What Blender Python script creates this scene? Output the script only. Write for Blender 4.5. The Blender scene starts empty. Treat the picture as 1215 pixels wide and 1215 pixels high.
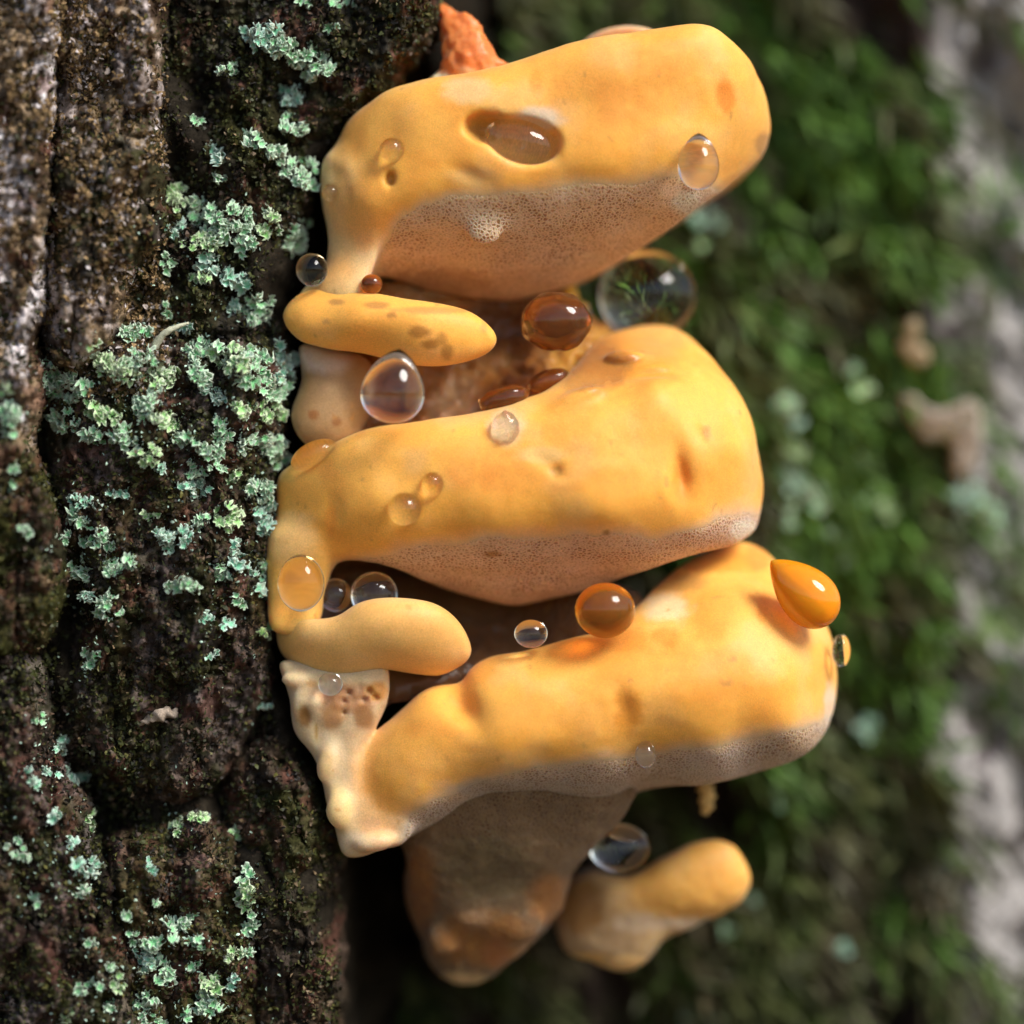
import bpy, math, time
import numpy as np
from mathutils import Vector, Matrix
from mathutils.bvhtree import BVHTree

# ----------------------------------------------------------------- camera, sky, sun, exposure
U = 1e-4            # one photo pixel at the focus plane is 0.1 mm
DC = 4500.0         # camera distance in those units (0.45 m)
ZC = 0.50           # height of the picture centre above the forest floor
S = bpy.context.scene
C = bpy.context.collection
R = math.radians
rng = np.random.default_rng(11)

cam = bpy.data.cameras.new('camera')
cam.sensor_width = 36.0
cam.lens = 36.0 * DC / 1215.0
cam.clip_start = 0.01
cam.clip_end = 200.0
cam.dof.use_dof = True
cam.dof.focus_distance = (DC + 5) * U
cam.dof.aperture_fstop = 5.2
cam_ob = bpy.data.objects.new('camera', cam)
C.objects.link(cam_ob)
cam_ob.location = (0, -DC * U, ZC)
cam_ob.rotation_euler = (R(90), 0, 0)
S.camera = cam_ob

SUN_AZ, SUN_EL = 130.0, 43.0      # azimuth clockwise from +Y (away from the camera), elevation
world = bpy.data.worlds.new('World')
S.world = world
world.use_nodes = True
wn = world.node_tree.nodes
sky = wn.new('ShaderNodeTexSky')
sky.sky_type = 'NISHITA'
sky.sun_disc = False
sky.sun_elevation = R(SUN_EL)
sky.sun_rotation = R(SUN_AZ)
wn['Background'].inputs['Strength'].default_value = 0.095
world.node_tree.links.new(sky.outputs[0], wn['Background'].inputs['Color'])

sun = bpy.data.lights.new('sun', 'SUN')
sun.energy = 2.7
sun.angle = R(26)
sun.color = (1.0, 0.95, 0.88)
sun_ob = bpy.data.objects.new('sun', sun)
C.objects.link(sun_ob)
sd = Vector((math.sin(R(SUN_AZ)) * math.cos(R(SUN_EL)), math.cos(R(SUN_AZ)) * math.cos(R(SUN_EL)), math.sin(R(SUN_EL))))
sun_ob.rotation_euler = sd.to_track_quat('Z', 'Y').to_euler()
sun_ob.location = (0.5, -1, 2)

S.view_settings.view_transform = 'Standard'
S.view_settings.look = 'None'
S.view_settings.gamma = 1.0
S.view_settings.exposure = 0.72
S.render.engine = 'CYCLES'
S.cycles.use_denoising = True
S.cycles.max_bounces = 8
S.cycles.transmission_bounces = 9
S.cycles.diffuse_bounces = 3
S.cycles.glossy_bounces = 3
S.cycles.use_adaptive_sampling = True
S.cycles.adaptive_threshold = 0.02
S.cycles.sample_clamp_indirect = 16.0

# ----------------------------------------------------------------- numpy helpers
def wx(px, Y=0.0):  return (np.asarray(px, float) - 607.5) * (DC + Y) / DC
def wz(py, Y=0.0):  return (607.5 - np.asarray(py, float)) * (DC + Y) / DC
def world_pt(x, y, z): return Vector((x * U, y * U, ZC + z * U))

def _hash(i, j, k, seed):
    h = (i.astype(np.int64) * 374761393 + j.astype(np.int64) * 668265263 + k.astype(np.int64) * 2147483647 + seed * 974711) & 0xffffffff
    h = ((h ^ (h >> 13)) * 1274126177) & 0xffffffff
    h = ((h ^ (h >> 16)) * 2246822519) & 0xffffffff
    return ((h ^ (h >> 15)) & 0xffffff) / float(0xffffff)

def vnoise(x, y, z=None, seed=0):
    """value noise in -1..1"""
    x = np.asarray(x, float); y = np.asarray(y, float)
    z = np.zeros_like(x + y) if z is None else np.asarray(z, float)
    x, y, z = np.broadcast_arrays(x, y, z)
    xi, yi, zi = np.floor(x), np.floor(y), np.floor(z)
    fx, fy, fz = x - xi, y - yi, z - zi
    fx = fx * fx * fx * (fx * (fx * 6 - 15) + 10); fy = fy * fy * fy * (fy * (fy * 6 - 15) + 10); fz = fz * fz * fz * (fz * (fz * 6 - 15) + 10)
    r = 0
    flat = not np.any(fz)
    for c in ((0,) if flat else (0, 1)):
        wz_ = (fz if c else 1 - fz)
        for a in (0, 1):
            for b in (0, 1):
                r = r + (fx if a else 1 - fx) * (fy if b else 1 - fy) * wz_ * _hash(xi + a, yi + b, zi + c, seed)
    return r * 2 - 1

def fbm(x, y, z=None, oct=4, seed=0, gain=0.5):
    s, a, f, t = 0, 1.0, 1.0, 0
    for o in range(oct):
        s = s + a * vnoise(np.asarray(x) * f, np.asarray(y) * f, None if z is None else np.asarray(z) * f, seed + o * 17)
        t += a; a *= gain; f *= 2.03
    return s / t

def sstep(a, b, x):
    t = np.clip((x - a) / (b - a), 0, 1)
    return t * t * (3 - 2 * t)

def smooth_poly(pts, it=2):
    """closed smooth outline through the given points"""
    p = np.asarray(pts, float)
    n = 4 if it > 1 else 2
    p0, p1, p2, p3 = np.roll(p, 1, 0), p, np.roll(p, -1, 0), np.roll(p, -2, 0)
    out = []
    for k in range(n):
        t = k / n
        out.append(0.5 * (2 * p1 + (p2 - p0) * t + (2 * p0 - 5 * p1 + 4 * p2 - p3) * t * t + (3 * p1 - p0 - 3 * p2 + p3) * t ** 3))
    return np.stack(out, 1).reshape(-1, 2)

def poly_sd(X, Z, poly):
    """signed distance to a closed polygon, negative inside"""
    best = np.full(X.shape, 1e18); inside = np.zeros(X.shape, bool)
    n = len(poly)
    for i in range(n):
        ax, az = poly[i]; bx, bz = poly[(i + 1) % n]
        ex, ez = bx - ax, bz - az
        px, pz = X - ax, Z - az
        t = np.clip((px * ex + pz * ez) / (ex * ex + ez * ez + 1e-9), 0, 1)
        best = np.minimum(best, (px - t * ex) ** 2 + (pz - t * ez) ** 2)
        cond = (az > Z) != (bz > Z)
        with np.errstate(divide='ignore', invalid='ignore'):
            inside ^= cond & (X < (bx - ax) * (Z - az) / (bz - az) + ax)
    d = np.sqrt(best)
    return np.where(inside, -d, d)

def blur2(a, n):
    for ax in (0, 1):
        for _ in range(3):
            p = np.pad(a, [(n, n) if k == ax else (0, 0) for k in (0, 1)], mode='edge')
            c = np.cumsum(p, ax)
            z = np.zeros_like(np.take(c, [0], ax))
            c = np.concatenate([z, c], ax)
            L = a.shape[ax]
            a = (np.take(c, np.arange(2 * n + 1, 2 * n + 1 + L), ax) - np.take(c, np.arange(0, L), ax)) / (2 * n + 1)
    return a

def rbf(ctrl, X, Z):
    """smooth surface through (px,py,Y) control points"""
    c = np.asarray(ctrl, float)
    cx, cz, cy = c[:, 0] - 607.5, 607.5 - c[:, 1], c[:, 2]
    n = len(c)
    k = lambda d: d
    D = np.hypot(cx[:, None] - cx, cz[:, None] - cz)
    A = np.zeros((n + 3, n + 3)); A[:n, :n] = k(np.sqrt(D * D + 900)) + np.eye(n) * 2.0
    A[:n, n] = 1; A[:n, n + 1] = cx; A[:n, n + 2] = cz
    A[n:, :n] = A[:n, n:].T
    w = np.linalg.lstsq(A, np.concatenate([cy, [0, 0, 0]]), rcond=1e-9)[0]
    out = w[n] + w[n + 1] * X + w[n + 2] * Z
    for i in range(n):
        out = out + w[i] * np.sqrt((X - cx[i]) ** 2 + (Z - cz[i]) ** 2 + 900)
    return out

def rmax(a, b, r):
    """intersection with a round fillet of radius r"""
    return np.minimum(-r, np.maximum(a, b)) + np.hypot(np.maximum(a + r, 0), np.maximum(b + r, 0))

def smin(a, b, k):
    h = np.maximum(k - np.abs(a - b), 0) / k
    return np.minimum(a, b) - h * h * k * 0.25

def smax(a, b, k): return -smin(-a, -b, k)

def surface_nets(F, org, h):
    s = F < 0
    nx, ny, nz = F.shape
    cnt = np.zeros((nx - 1, ny - 1, nz - 1), np.int8)
    off = [(a, b, c) for a in (0, 1) for b in (0, 1) for c in (0, 1)]
    sl = lambda A, o: A[o[0]:nx - 1 + o[0], o[1]:ny - 1 + o[1], o[2]:nz - 1 + o[2]]
    for o in off: cnt += sl(s, o)
    act = (cnt > 0) & (cnt < 8)
    idx = np.full(act.shape, -1, np.int64)
    ijk = np.argwhere(act)
    idx[act] = np.arange(len(ijk))
    V = np.zeros((len(ijk), 3)); W = np.zeros(len(ijk))
    i, j, k = ijk.T
    for a in off:
        for ax in range(3):
            if a[ax]: continue
            b = list(a); b[ax] = 1
            fa = F[i + a[0], j + a[1], k + a[2]]; fb = F[i + b[0], j + b[1], k + b[2]]
            m = (fa < 0) != (fb < 0)
            t = np.where(m, fa / np.where(m, fa - fb, 1), 0)
            P = np.array(a, float)[None, :].repeat(len(ijk), 0)
            P[:, ax] += t
            V += P * m[:, None]; W += m
    V = (V / W[:, None] + ijk) * h + np.asarray(org)
    faces = []
    for ax in range(3):
        a0 = [slice(None)] * 3; a1 = [slice(None)] * 3
        a0[ax] = slice(0, -1); a1[ax] = slice(1, None)
        A, B = s[tuple(a0)], s[tuple(a1)]
        e = np.argwhere(A != B)
        u, v = (ax + 1) % 3, (ax + 2) % 3
        lim = np.array(act.shape)
        ok = (e[:, u] > 0) & (e[:, v] > 0) & (e[:, u] < lim[u]) & (e[:, v] < lim[v])
        e = e[ok]
        q = []
        for du, dv in ((-1, -1), (0, -1), (0, 0), (-1, 0)):
            c = e.copy(); c[:, u] += du; c[:, v] += dv
            q.append(idx[c[:, 0], c[:, 1], c[:, 2]])
        q = np.stack(q, 1)
        flip = ~A[e[:, 0], e[:, 1], e[:, 2]]
        q[flip] = q[flip][:, ::-1]
        faces.append(q)
    return V, np.concatenate(faces)

def mesh_from(name, V, Fq, col=None, extra=None, smooth=True):
    """V in photo-pixel units -> metres; quads or triangles as an array; colour and mask attributes per vertex"""
    V = np.asarray(V, float); Fq = np.asarray(Fq)
    me = bpy.data.meshes.new(name)
    n, m = Fq.shape
    W = V * U; 
    me.vertices.add(len(V)); me.vertices.foreach_set('co', W.astype(np.float32).ravel())
    me.loops.add(n * m); me.loops.foreach_set('vertex_index', Fq.astype(np.int32).ravel())
    me.polygons.add(n); me.polygons.foreach_set('loop_start', np.arange(0, n * m, m, dtype=np.int32))
    me.update(calc_edges=True)
    me.polygons.foreach_set('use_smooth', np.full(n, smooth, bool))
    if col is not None:
        a = me.color_attributes.new('tint', 'FLOAT_COLOR', 'POINT')
        c4 = np.ones((len(V), 4), np.float32); c4[:, :3] = col
        a.data.foreach_set('color', c4.ravel())
    for k, v in (extra or {}).items():
        a = me.attributes.new(k, 'FLOAT', 'POINT')
        a.data.foreach_set('value', np.asarray(v, np.float32))
    me.validate()
    return me

def obj(name, me, mat, parent=None, loc=None):
    o = bpy.data.objects.new(name, me)
    C.objects.link(o)
    if mat is not None and len(me.materials) == 0: me.materials.append(mat)
    if parent is not None: o.parent = parent
    o.location = loc if loc is not None else ((0, 0, 0) if parent is not None else (0, 0, ZC))
    return o

def tag(o, label=None, cat=None, group=None, kind=None):
    if label: o['label'] = label
    if cat: o['category'] = cat
    if group: o['group'] = group
    if kind: o['kind'] = kind
    return o

def empty(name, loc):
    o = bpy.data.objects.new(name, None)
    C.objects.link(o); o.location = loc; o.empty_display_size = 0.003
    return o

# ----------------------------------------------------------------- materials
def new_mat(name):
    m = bpy.data.materials.new(name); m.use_nodes = True
    nt = m.node_tree
    return m, nt, nt.nodes['Principled BSDF']

def N(nt, t, **kw):
    n = nt.nodes.new(t)
    for k, v in kw.items(): setattr(n, k, v)
    return n

def L(nt, a, b): nt.links.new(a, b)

def tex_noise(nt, coord, scale, detail=4.0, rough=0.55):
    n = N(nt, 'ShaderNodeTexNoise'); n.inputs['Scale'].default_value = scale
    n.inputs['Detail'].default_value = detail; n.inputs['Roughness'].default_value = rough
    L(nt, coord, n.inputs['Vector']); return n

def mul_range(nt, val, lo, hi, f0=0.0, f1=1.0):
    m = N(nt, 'ShaderNodeMapRange'); m.inputs[1].default_value = f0; m.inputs[2].default_value = f1
    m.inputs[3].default_value = lo; m.inputs[4].default_value = hi
    L(nt, val, m.inputs[0]); return m.outputs[0]

def scale_col(nt, col, fac):
    m = N(nt, 'ShaderNodeVectorMath', operation='SCALE'); L(nt, col, m.inputs[0]); L(nt, fac, m.inputs['Scale']); return m.outputs[0]

def fungus_mat(name, pores=False):
    m, nt, b = new_mat(name)
    at = N(nt, 'ShaderNodeAttribute', attribute_name='tint')
    tc = N(nt, 'ShaderNodeTexCoord').outputs['Object']
    n1 = tex_noise(nt, tc, 160, 5, 0.6)
    n2 = tex_noise(nt, tc, 5200, 3, 0.6)
    f = mul_range(nt, n1.outputs[0], 0.94, 1.05, 0.3, 0.7)
    n3 = tex_noise(nt, tc, 1100, 4, 0.65)
    col = scale_col(nt, at.outputs['Color'], f)
    col = scale_col(nt, col, mul_range(nt, n2.outputs[0], 0.86, 1.13, 0.3, 0.7))
    col = scale_col(nt, col, mul_range(nt, n3.outputs[0], 0.96, 1.04, 0.3, 0.7))
    bump = N(nt, 'ShaderNodeBump'); bump.inputs['Strength'].default_value = 0.5; bump.inputs['Distance'].default_value = 0.00006
    if pores:
        vo = N(nt, 'ShaderNodeTexVoronoi', feature='DISTANCE_TO_EDGE'); vo.inputs['Scale'].default_value = 2250
        wob = tex_noise(nt, tc, 900, 2)
        mixv = N(nt, 'ShaderNodeMix', data_type='VECTOR'); mixv.inputs[0].default_value = 0.00035
        L(nt, tc, mixv.inputs[4]); L(nt, wob.outputs['Color'], mixv.inputs[5])
        L(nt, mixv.outputs[1], vo.inputs['Vector'])
        wall = mul_range(nt, vo.outputs['Distance'], 1.0, 0.0, 0.05, 0.32)       # 1 on the walls between pores
        big = tex_noise(nt, tc, 230, 3)
        pa = N(nt, 'ShaderNodeAttribute', attribute_name='pore')
        am = N(nt, 'ShaderNodeMath', operation='MULTIPLY'); L(nt, pa.outputs['Fac'], am.inputs[0]); L(nt, mul_range(nt, big.outputs[0], 0.45, 1.0, 0.36, 0.56), am.inputs[1])
        inv = N(nt, 'ShaderNodeMath', operation='SUBTRACT'); inv.inputs[0].default_value = 1.0; L(nt, wall, inv.inputs[1])
        amt = N(nt, 'ShaderNodeMath', operation='MULTIPLY'); L(nt, inv.outputs[0], amt.inputs[0]); L(nt, am.outputs[0], amt.inputs[1])
        dk = N(nt, 'ShaderNodeMix', data_type='RGBA', blend_type='MULTIPLY'); L(nt, amt.outputs[0], dk.inputs[0]); L(nt, col, dk.inputs[6]); dk.inputs[7].default_value = (0.46, 0.29, 0.16, 1)
        col = dk.outputs[2]
        hs = N(nt, 'ShaderNodeMath', operation='MULTIPLY'); L(nt, amt.outputs[0], hs.inputs[0]); hs.inputs[1].default_value = -1.0
        bump.inputs['Distance'].default_value = 0.0002; bump.inputs['Strength'].default_value = 0.6
        L(nt, hs.outputs[0], bump.inputs['Height'])
        b.inputs['Roughness'].default_value = 0.62
    else:
        L(nt, n2.outputs[0], bump.inputs['Height'])
        b.inputs['Roughness'].default_value = 0.55
    wet = N(nt, 'ShaderNodeAttribute', attribute_name='wet')
    if not pores: L(nt, mul_range(nt, wet.outputs['Fac'], 0.52, 0.12), b.inputs['Roughness'])
    L(nt, col, b.inputs['Base Color']); L(nt, bump.outputs[0], b.inputs['Normal'])
    b.inputs['Subsurface Weight'].default_value = 0.6
    b.inputs['Subsurface Radius'].default_value = (1.0, 0.45, 0.16)
    b.inputs['Subsurface Scale'].default_value = 0.0022
    b.inputs['Specular IOR Level'].default_value = 0.32
    b.inputs['Sheen Weight'].default_value = 0.12
    b.inputs['Sheen Roughness'].default_value = 0.5
    return m

FLESH = fungus_mat('fungus_flesh')
PORES = fungus_mat('fungus_pores', True)

def tint_mat(name, rough=0.85, lo=0.55, hi=1.5, scale=900, bump=0.0004, spec=0.3, trans=0.0):
    """earthy surface: vertex tint broken up by fine procedural grain"""
    m, nt, b = new_mat(name)
    at = N(nt, 'ShaderNodeAttribute', attribute_name='tint')
    tc = N(nt, 'ShaderNodeTexCoord').outputs['Object']
    n1 = tex_noise(nt, tc, scale, 6, 0.7)
    n2 = tex_noise(nt, tc, scale * 4.3, 3, 0.6)
    col = scale_col(nt, at.outputs['Color'], mul_range(nt, n1.outputs[0], lo, hi, 0.32, 0.68))
    col = scale_col(nt, col, mul_range(nt, n2.outputs[0], 0.7, 1.35, 0.3, 0.7))
    L(nt, col, b.inputs['Base Color'])
    if bump:
        bp = N(nt, 'ShaderNodeBump'); bp.inputs['Distance'].default_value = bump; bp.inputs['Strength'].default_value = 0.9
        ad = N(nt, 'ShaderNodeMath', operation='MULTIPLY_ADD'); L(nt, n2.outputs[0], ad.inputs[0]); ad.inputs[1].default_value = 0.35; L(nt, n1.outputs[0], ad.inputs[2])
        L(nt, ad.outputs[0], bp.inputs['Height']); L(nt, bp.outputs[0], b.inputs['Normal'])
    b.inputs['Roughness'].default_value = rough
    b.inputs['Specular IOR Level'].default_value = spec
    return m

BARK = tint_mat('bark', 0.85, spec=0.06)
MOSS = tint_mat('moss', 0.6, lo=0.8, hi=1.2, bump=0, spec=0.35)
LICHEN = tint_mat('lichen', 0.7, lo=0.9, hi=1.12, scale=2500, bump=0.00008, spec=0.25)
LITTER = tint_mat('dry_litter', 0.7, lo=0.7, hi=1.25, scale=1800, bump=0.0001)

def drop_mat(name, tint=(1, 1, 1), ior=1.34, rough=0.0, absorb=0.0):
    m, nt, b = new_mat(name)
    b.inputs['Base Color'].default_value = (*tint, 1)
    b.inputs['Transmission Weight'].default_value = 1.0
    b.inputs['IOR'].default_value = ior
    b.inputs['Roughness'].default_value = rough
    if absorb:
        v = N(nt, 'ShaderNodeVolumeAbsorption'); v.inputs['Color'].default_value = (*tint, 1); v.inputs['Density'].default_value = absorb
        L(nt, v.outputs[0], nt.nodes['Material Output'].inputs['Volume'])
        b.inputs['Base Color'].default_value = (1, 1, 1, 1)
    return m

CLEAR = drop_mat('clear_liquid', ior=1.42)
AMBER = drop_mat('amber_liquid', (0.99, 0.80, 0.40), ior=1.36, absorb=160)
HONEY = drop_mat('honey_liquid', (0.995, 0.60, 0.10), ior=1.42, absorb=330)
BROWN = drop_mat('brown_liquid', (0.85, 0.50, 0.25), ior=1.38, absorb=140)
def cloudy_mat(name, col, trans):
    m, nt, b = new_mat(name)
    b.inputs['Base Color'].default_value = (*col, 1); b.inputs['Roughness'].default_value = 0.06; b.inputs['IOR'].default_value = 1.42
    b.inputs['Transmission Weight'].default_value = trans
    b.inputs['Subsurface Weight'].default_value = 0.6; b.inputs['Subsurface Radius'].default_value = (1, 0.4, 0.1); b.inputs['Subsurface Scale'].default_value = 0.003
    return m
ORANGE = cloudy_mat('orange_resin', (0.96, 0.36, 0.012), 0.35)
TAWNY = cloudy_mat('tawny_resin', (0.46, 0.19, 0.055), 0.86)
DEEP = cloudy_mat('deep_amber_resin', (0.80, 0.33, 0.045), 0.86)

# ----------------------------------------------------------------- the trunk behind everything
EDGE = np.array([(-900, 520), (0, 530), (60, 520), (110, 470), (190, 385), (300, 362), (370, 335), (450, 352), (560, 330), (770, 325), (870, 356), (1010, 408), (1215, 404), (2100, 410)], float)
def edge_x(py): return np.interp(py, EDGE[:, 0], EDGE[:, 1])

RT, CXT, CYT = 2600.0, -500.0, 2830.0
def trunk_front(X, Z):
    """depth Y of the trunk's front in front of the camera"""
    px, py = X + 607.5, 607.5 - Z
    q = np.clip((X - CXT) / RT, -0.999, 0.999)
    base = CYT - RT * np.sqrt(1 - q * q)
    e = edge_x(py)
    d = px - e
    hollow = sstep(-25, 60, d) * (1 - 0.55 * sstep(250, 620, d))
    win = 1 - sstep(700, 1500, np.abs(Z))
    Y = base + win * (hollow * 270 - 160 * (1 - sstep(-40, 40, d)) * (1 - sstep(400, 800, -d)))
    rid = sstep(455, 560, X + 40 * fbm(Z / 160, Z * 0, oct=2, seed=5))
    Y -= 70 * rid * win
    t = fbm(X / 120 + Z / 300, Z / 240, oct=3, seed=3)
    Y += 75 * t + 34 * fbm(X / 34, Z / 70, oct=4, seed=9) + 10 * fbm(X / 10, Z / 12, oct=2, seed=12) + 70 * win * hollow * (1 - sstep(60, 200, d)) * fbm(X / 40, Z / 22, oct=4, seed=14)
    return Y

tree = empty('tree', (CXT * U, CYT * U, 0.0))
tag(tree, 'mossy old tree trunk with flaking dark bark behind the yellow fungus', 'tree')
TR_OFF = Vector((-CXT * U, -CYT * U, ZC))     # child location that puts picture units back in place

xs = np.concatenate([np.linspace(-2400, -800, 40)[:-1], np.arange(-800, 900, 5.0), np.linspace(900, 1900, 26)])
zs = np.concatenate([np.linspace(-5050, -900, 40)[:-1], np.arange(-900, 900, 5.0), np.linspace(900, 12000, 60)])
GX, GZ = np.meshgrid(xs, zs, indexing='xy')
GY = trunk_front(GX, GZ)
th = np.linspace(0, 1, 34)[1:-1]
a0 = math.atan2(GX[0, -1] - CXT, 1.0)
# back of the trunk: an arc from the front's right end round to its left end
ang0 = math.asin((xs[-1] - CXT) / RT); ang1 = 2 * math.pi + math.asin((xs[0] - CXT) / RT)
# a point at angle a: X = C + R sin a, Y = C - R cos a ; going behind means a grows past pi
aa = ang0 + th * (ang1 - ang0)
BX = CXT + RT * np.sin(aa); BY = CYT - RT * np.cos(aa)
TX = np.concatenate([GX, np.repeat(BX[None], len(zs), 0)], 1)
TY = np.concatenate([GY, np.repeat(BY[None], len(zs), 0) + 40 * fbm(aa[None] * 6, zs[:, None] / 400, oct=3, seed=2)], 1)
TZ = np.repeat(zs[:, None], TX.shape[1], 1)
nr, nc = TX.shape
ii = np.arange(nr * nc).reshape(nr, nc)
q = np.stack([ii[:-1], np.roll(ii, -1, 1)[:-1], np.roll(ii, -1, 1)[1:], ii[1:]], -1).reshape(-1, 4)

def moss_mask(X, Z):
    m = fbm(X / 95 + Z / 200, Z / 130, oct=4, seed=31)
    return sstep(-0.40 + 0.20 * sstep(0, -500, Z), 0.0 + 0.20 * sstep(0, -500, Z), m)

def trunk_colour(X, Z):
    px = X + 607.5
    d = px - edge_x(607.5 - Z)
    g = moss_mask(X, Z)
    n = fbm(X / 40, Z / 60, oct=4, seed=41)[..., None]
    brown = np.array([0.030, 0.021, 0.017]) * (1 + 0.6 * n)
    green = np.array([0.080, 0.130, 0.026]) * (1 + 0.7 * n)
    violet = np.array([0.075, 0.052, 0.060])
    pale = np.array([0.36, 0.335, 0.315]) * (1 + 0.3 * n)
    c = brown * (1 - g[..., None]) + green * g[..., None]
    v = sstep(0.25, 0.45, fbm(X / 80, Z / 120, oct=2, seed=57))[..., None]
    c = c * (1 - 0.5 * v) + violet * 0.5 * v
    p = sstep(528, 610, X + 46 * fbm(X / 60, Z / 80, oct=3, seed=63) - 18 * np.sin(Z / 150.0))
    p = (p * (1 - 0.85 * sstep(0.05, 0.3, fbm(X / 45, Z / 70, oct=3, seed=71))))[..., None]
    c = c * (1 - p) + pale * p
    dk = (1 - sstep(40, 170, d))[..., None]  # paints the deep shade of the hollow into the bark colour
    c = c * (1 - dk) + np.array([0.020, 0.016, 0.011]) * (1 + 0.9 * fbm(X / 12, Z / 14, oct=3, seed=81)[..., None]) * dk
    return np.clip(c, 0.004, 0.8)

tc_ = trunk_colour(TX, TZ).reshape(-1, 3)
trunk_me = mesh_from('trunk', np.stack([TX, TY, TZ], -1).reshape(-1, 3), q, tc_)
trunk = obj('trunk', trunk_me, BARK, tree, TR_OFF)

# ground far below the picture, it bounces warm light back up
gm, gnt, gb = new_mat('leaf_litter')
gt = N(gnt, 'ShaderNodeTexCoord').outputs['Object']
gn = tex_noise(gnt, gt, 9, 8, 0.7)
gr = N(gnt, 'ShaderNodeValToRGB'); gr.color_ramp.elements[0].color = (0.035, 0.03, 0.012, 1); gr.color_ramp.elements[1].color = (0.22, 0.13, 0.06, 1)
gr.color_ramp.elements[0].position = 0.3; gr.color_ramp.elements[1].position = 0.7
L(gnt, gn.outputs[0], gr.inputs[0]); L(gnt, gr.outputs[0], gb.inputs['Base Color']); gb.inputs['Roughness'].default_value = 0.9
gx = np.concatenate([-np.geomspace(90, 0.6, 24), np.linspace(-0.5, 0.5, 9), np.geomspace(0.6, 90, 24)]) / U
GX2, GY2 = np.meshgrid(gx, gx)
GZ2 = -ZC / U + 250 * fbm(GX2 / 3000, GY2 / 3000, oct=3, seed=4)
ii = np.arange(GX2.size).reshape(GX2.shape)
gq = np.stack([ii[:-1, :-1], ii[:-1, 1:], ii[1:, 1:], ii[1:, :-1]], -1).reshape(-1, 4)
ground = obj('ground', mesh_from('ground', np.stack([GX2, GY2, GZ2], -1).reshape(-1, 3), gq), gm)
tag(ground, 'brown leaf litter on the forest floor', None, None, 'structure')

# ----------------------------------------------------------------- bark plates on the near side
PLATES = []      # (polygon px, depth of crown, thickness, bevel px, colour recipe)
def plate(poly, Yc, T, bev, base, alt, pale, pale_amt, green_amt, seed, tilt=(0, 0)):
    P = smooth_poly(np.asarray(poly, float), 1)
    x0, y0 = P.min(0) - 12; x1, y1 = P.max(0) + 12
    st = 2.2
    gx = np.arange(x0, x1, st); gy = np.arange(y0, y1, st)
    PX, PY = np.meshgrid(gx, gy)
    X, Z = PX - 607.5, 607.5 - PY
    d = poly_sd(PX, PY, P) + 10 * fbm(PX / 26, PY / 34, oct=4, seed=seed) 
    prof = np.sqrt(np.clip(1 - (1 - np.clip(-d / bev, 0, 1)) ** 2, 0, 1))
    lump = 34 * fbm(PX / 70, PY / 120, oct=3, seed=seed + 1) + 30 * fbm(PX / 26, PY / 36, oct=4, seed=seed + 2, gain=0.62)
    crack = np.abs(fbm(PX / 55, PY / 95, oct=3, seed=seed + 3))
    lump += 12 * (1 - sstep(0.0, 0.08, crack))
    gran = 6 * np.abs(vnoise(PX / 6, PY / 6, seed=seed + 4)) + 11 * np.abs(vnoise(PX / 13, PY / 13, seed=seed + 5)) + 9 * np.abs(vnoise(PX / 27, PY / 30, seed=seed + 10))
    cx, cy = P.mean(0)
    Y = Yc + T * (1 - prof) + (lump - gran) * np.clip(prof + 0.15, 0, 1) + tilt[0] * (PX - cx) + tilt[1] * (PY - cy)
    keep = d < 3
    n = fbm(PX / 30, PY / 45, oct=4, seed=seed + 6)
    n2 = fbm(PX / 7, PY / 9, oct=3, seed=seed + 7)
    mix = sstep(-0.3, 0.35, n)[..., None]
    c = np.array(base) * (1 - mix) + np.array(alt) * mix
    pm = (pale_amt * sstep(-0.05, 0.4, fbm(PX / 24, PY / 60, oct=4, seed=seed + 8) + 0.35 * n2))[..., None]
    c = c * (1 - pm) + np.array(pale) * pm
    gmk = (green_amt * sstep(-0.1, 0.3, fbm(PX / 45, PY / 40, oct=4, seed=seed + 9)))[..., None]
    c = c * (1 - gmk) + np.array([0.040, 0.044, 0.010]) * gmk
    rust = (0.55 * sstep(0.18, 0.45, fbm(PX / 28, PY / 34, oct=3, seed=seed + 12)))[..., None]
    c = c * (1 - rust) + np.array([0.13, 0.055, 0.040]) * rust
    c = c * (1 + 0.7 * n2[..., None])
    c = np.clip(c, 0.004, 0.7)
    ok = keep[:-1, :-1] & keep[1:, :-1] & keep[:-1, 1:] & keep[1:, 1:]
    ids = np.arange(PX.size).reshape(PX.shape)
    f = np.stack([ids[1:, :-1], ids[1:, 1:], ids[:-1, 1:], ids[:-1, :-1]], -1)[ok]
    used = np.zeros(PX.size, bool); used[f.ravel()] = True
    re = np.cumsum(used) - 1
    V = np.stack([X * (DC + Y) / DC, Y, Z * (DC + Y) / DC], -1).reshape(-1, 3)[used]
    me = mesh_from('bark_plate', V, re[f], c.reshape(-1, 3)[used])
    o = obj('bark_plate', me, BARK, tree, TR_OFF)
    PLATES.append((gx, gy, np.where(keep, Y, 1e9), st))
    return o

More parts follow.
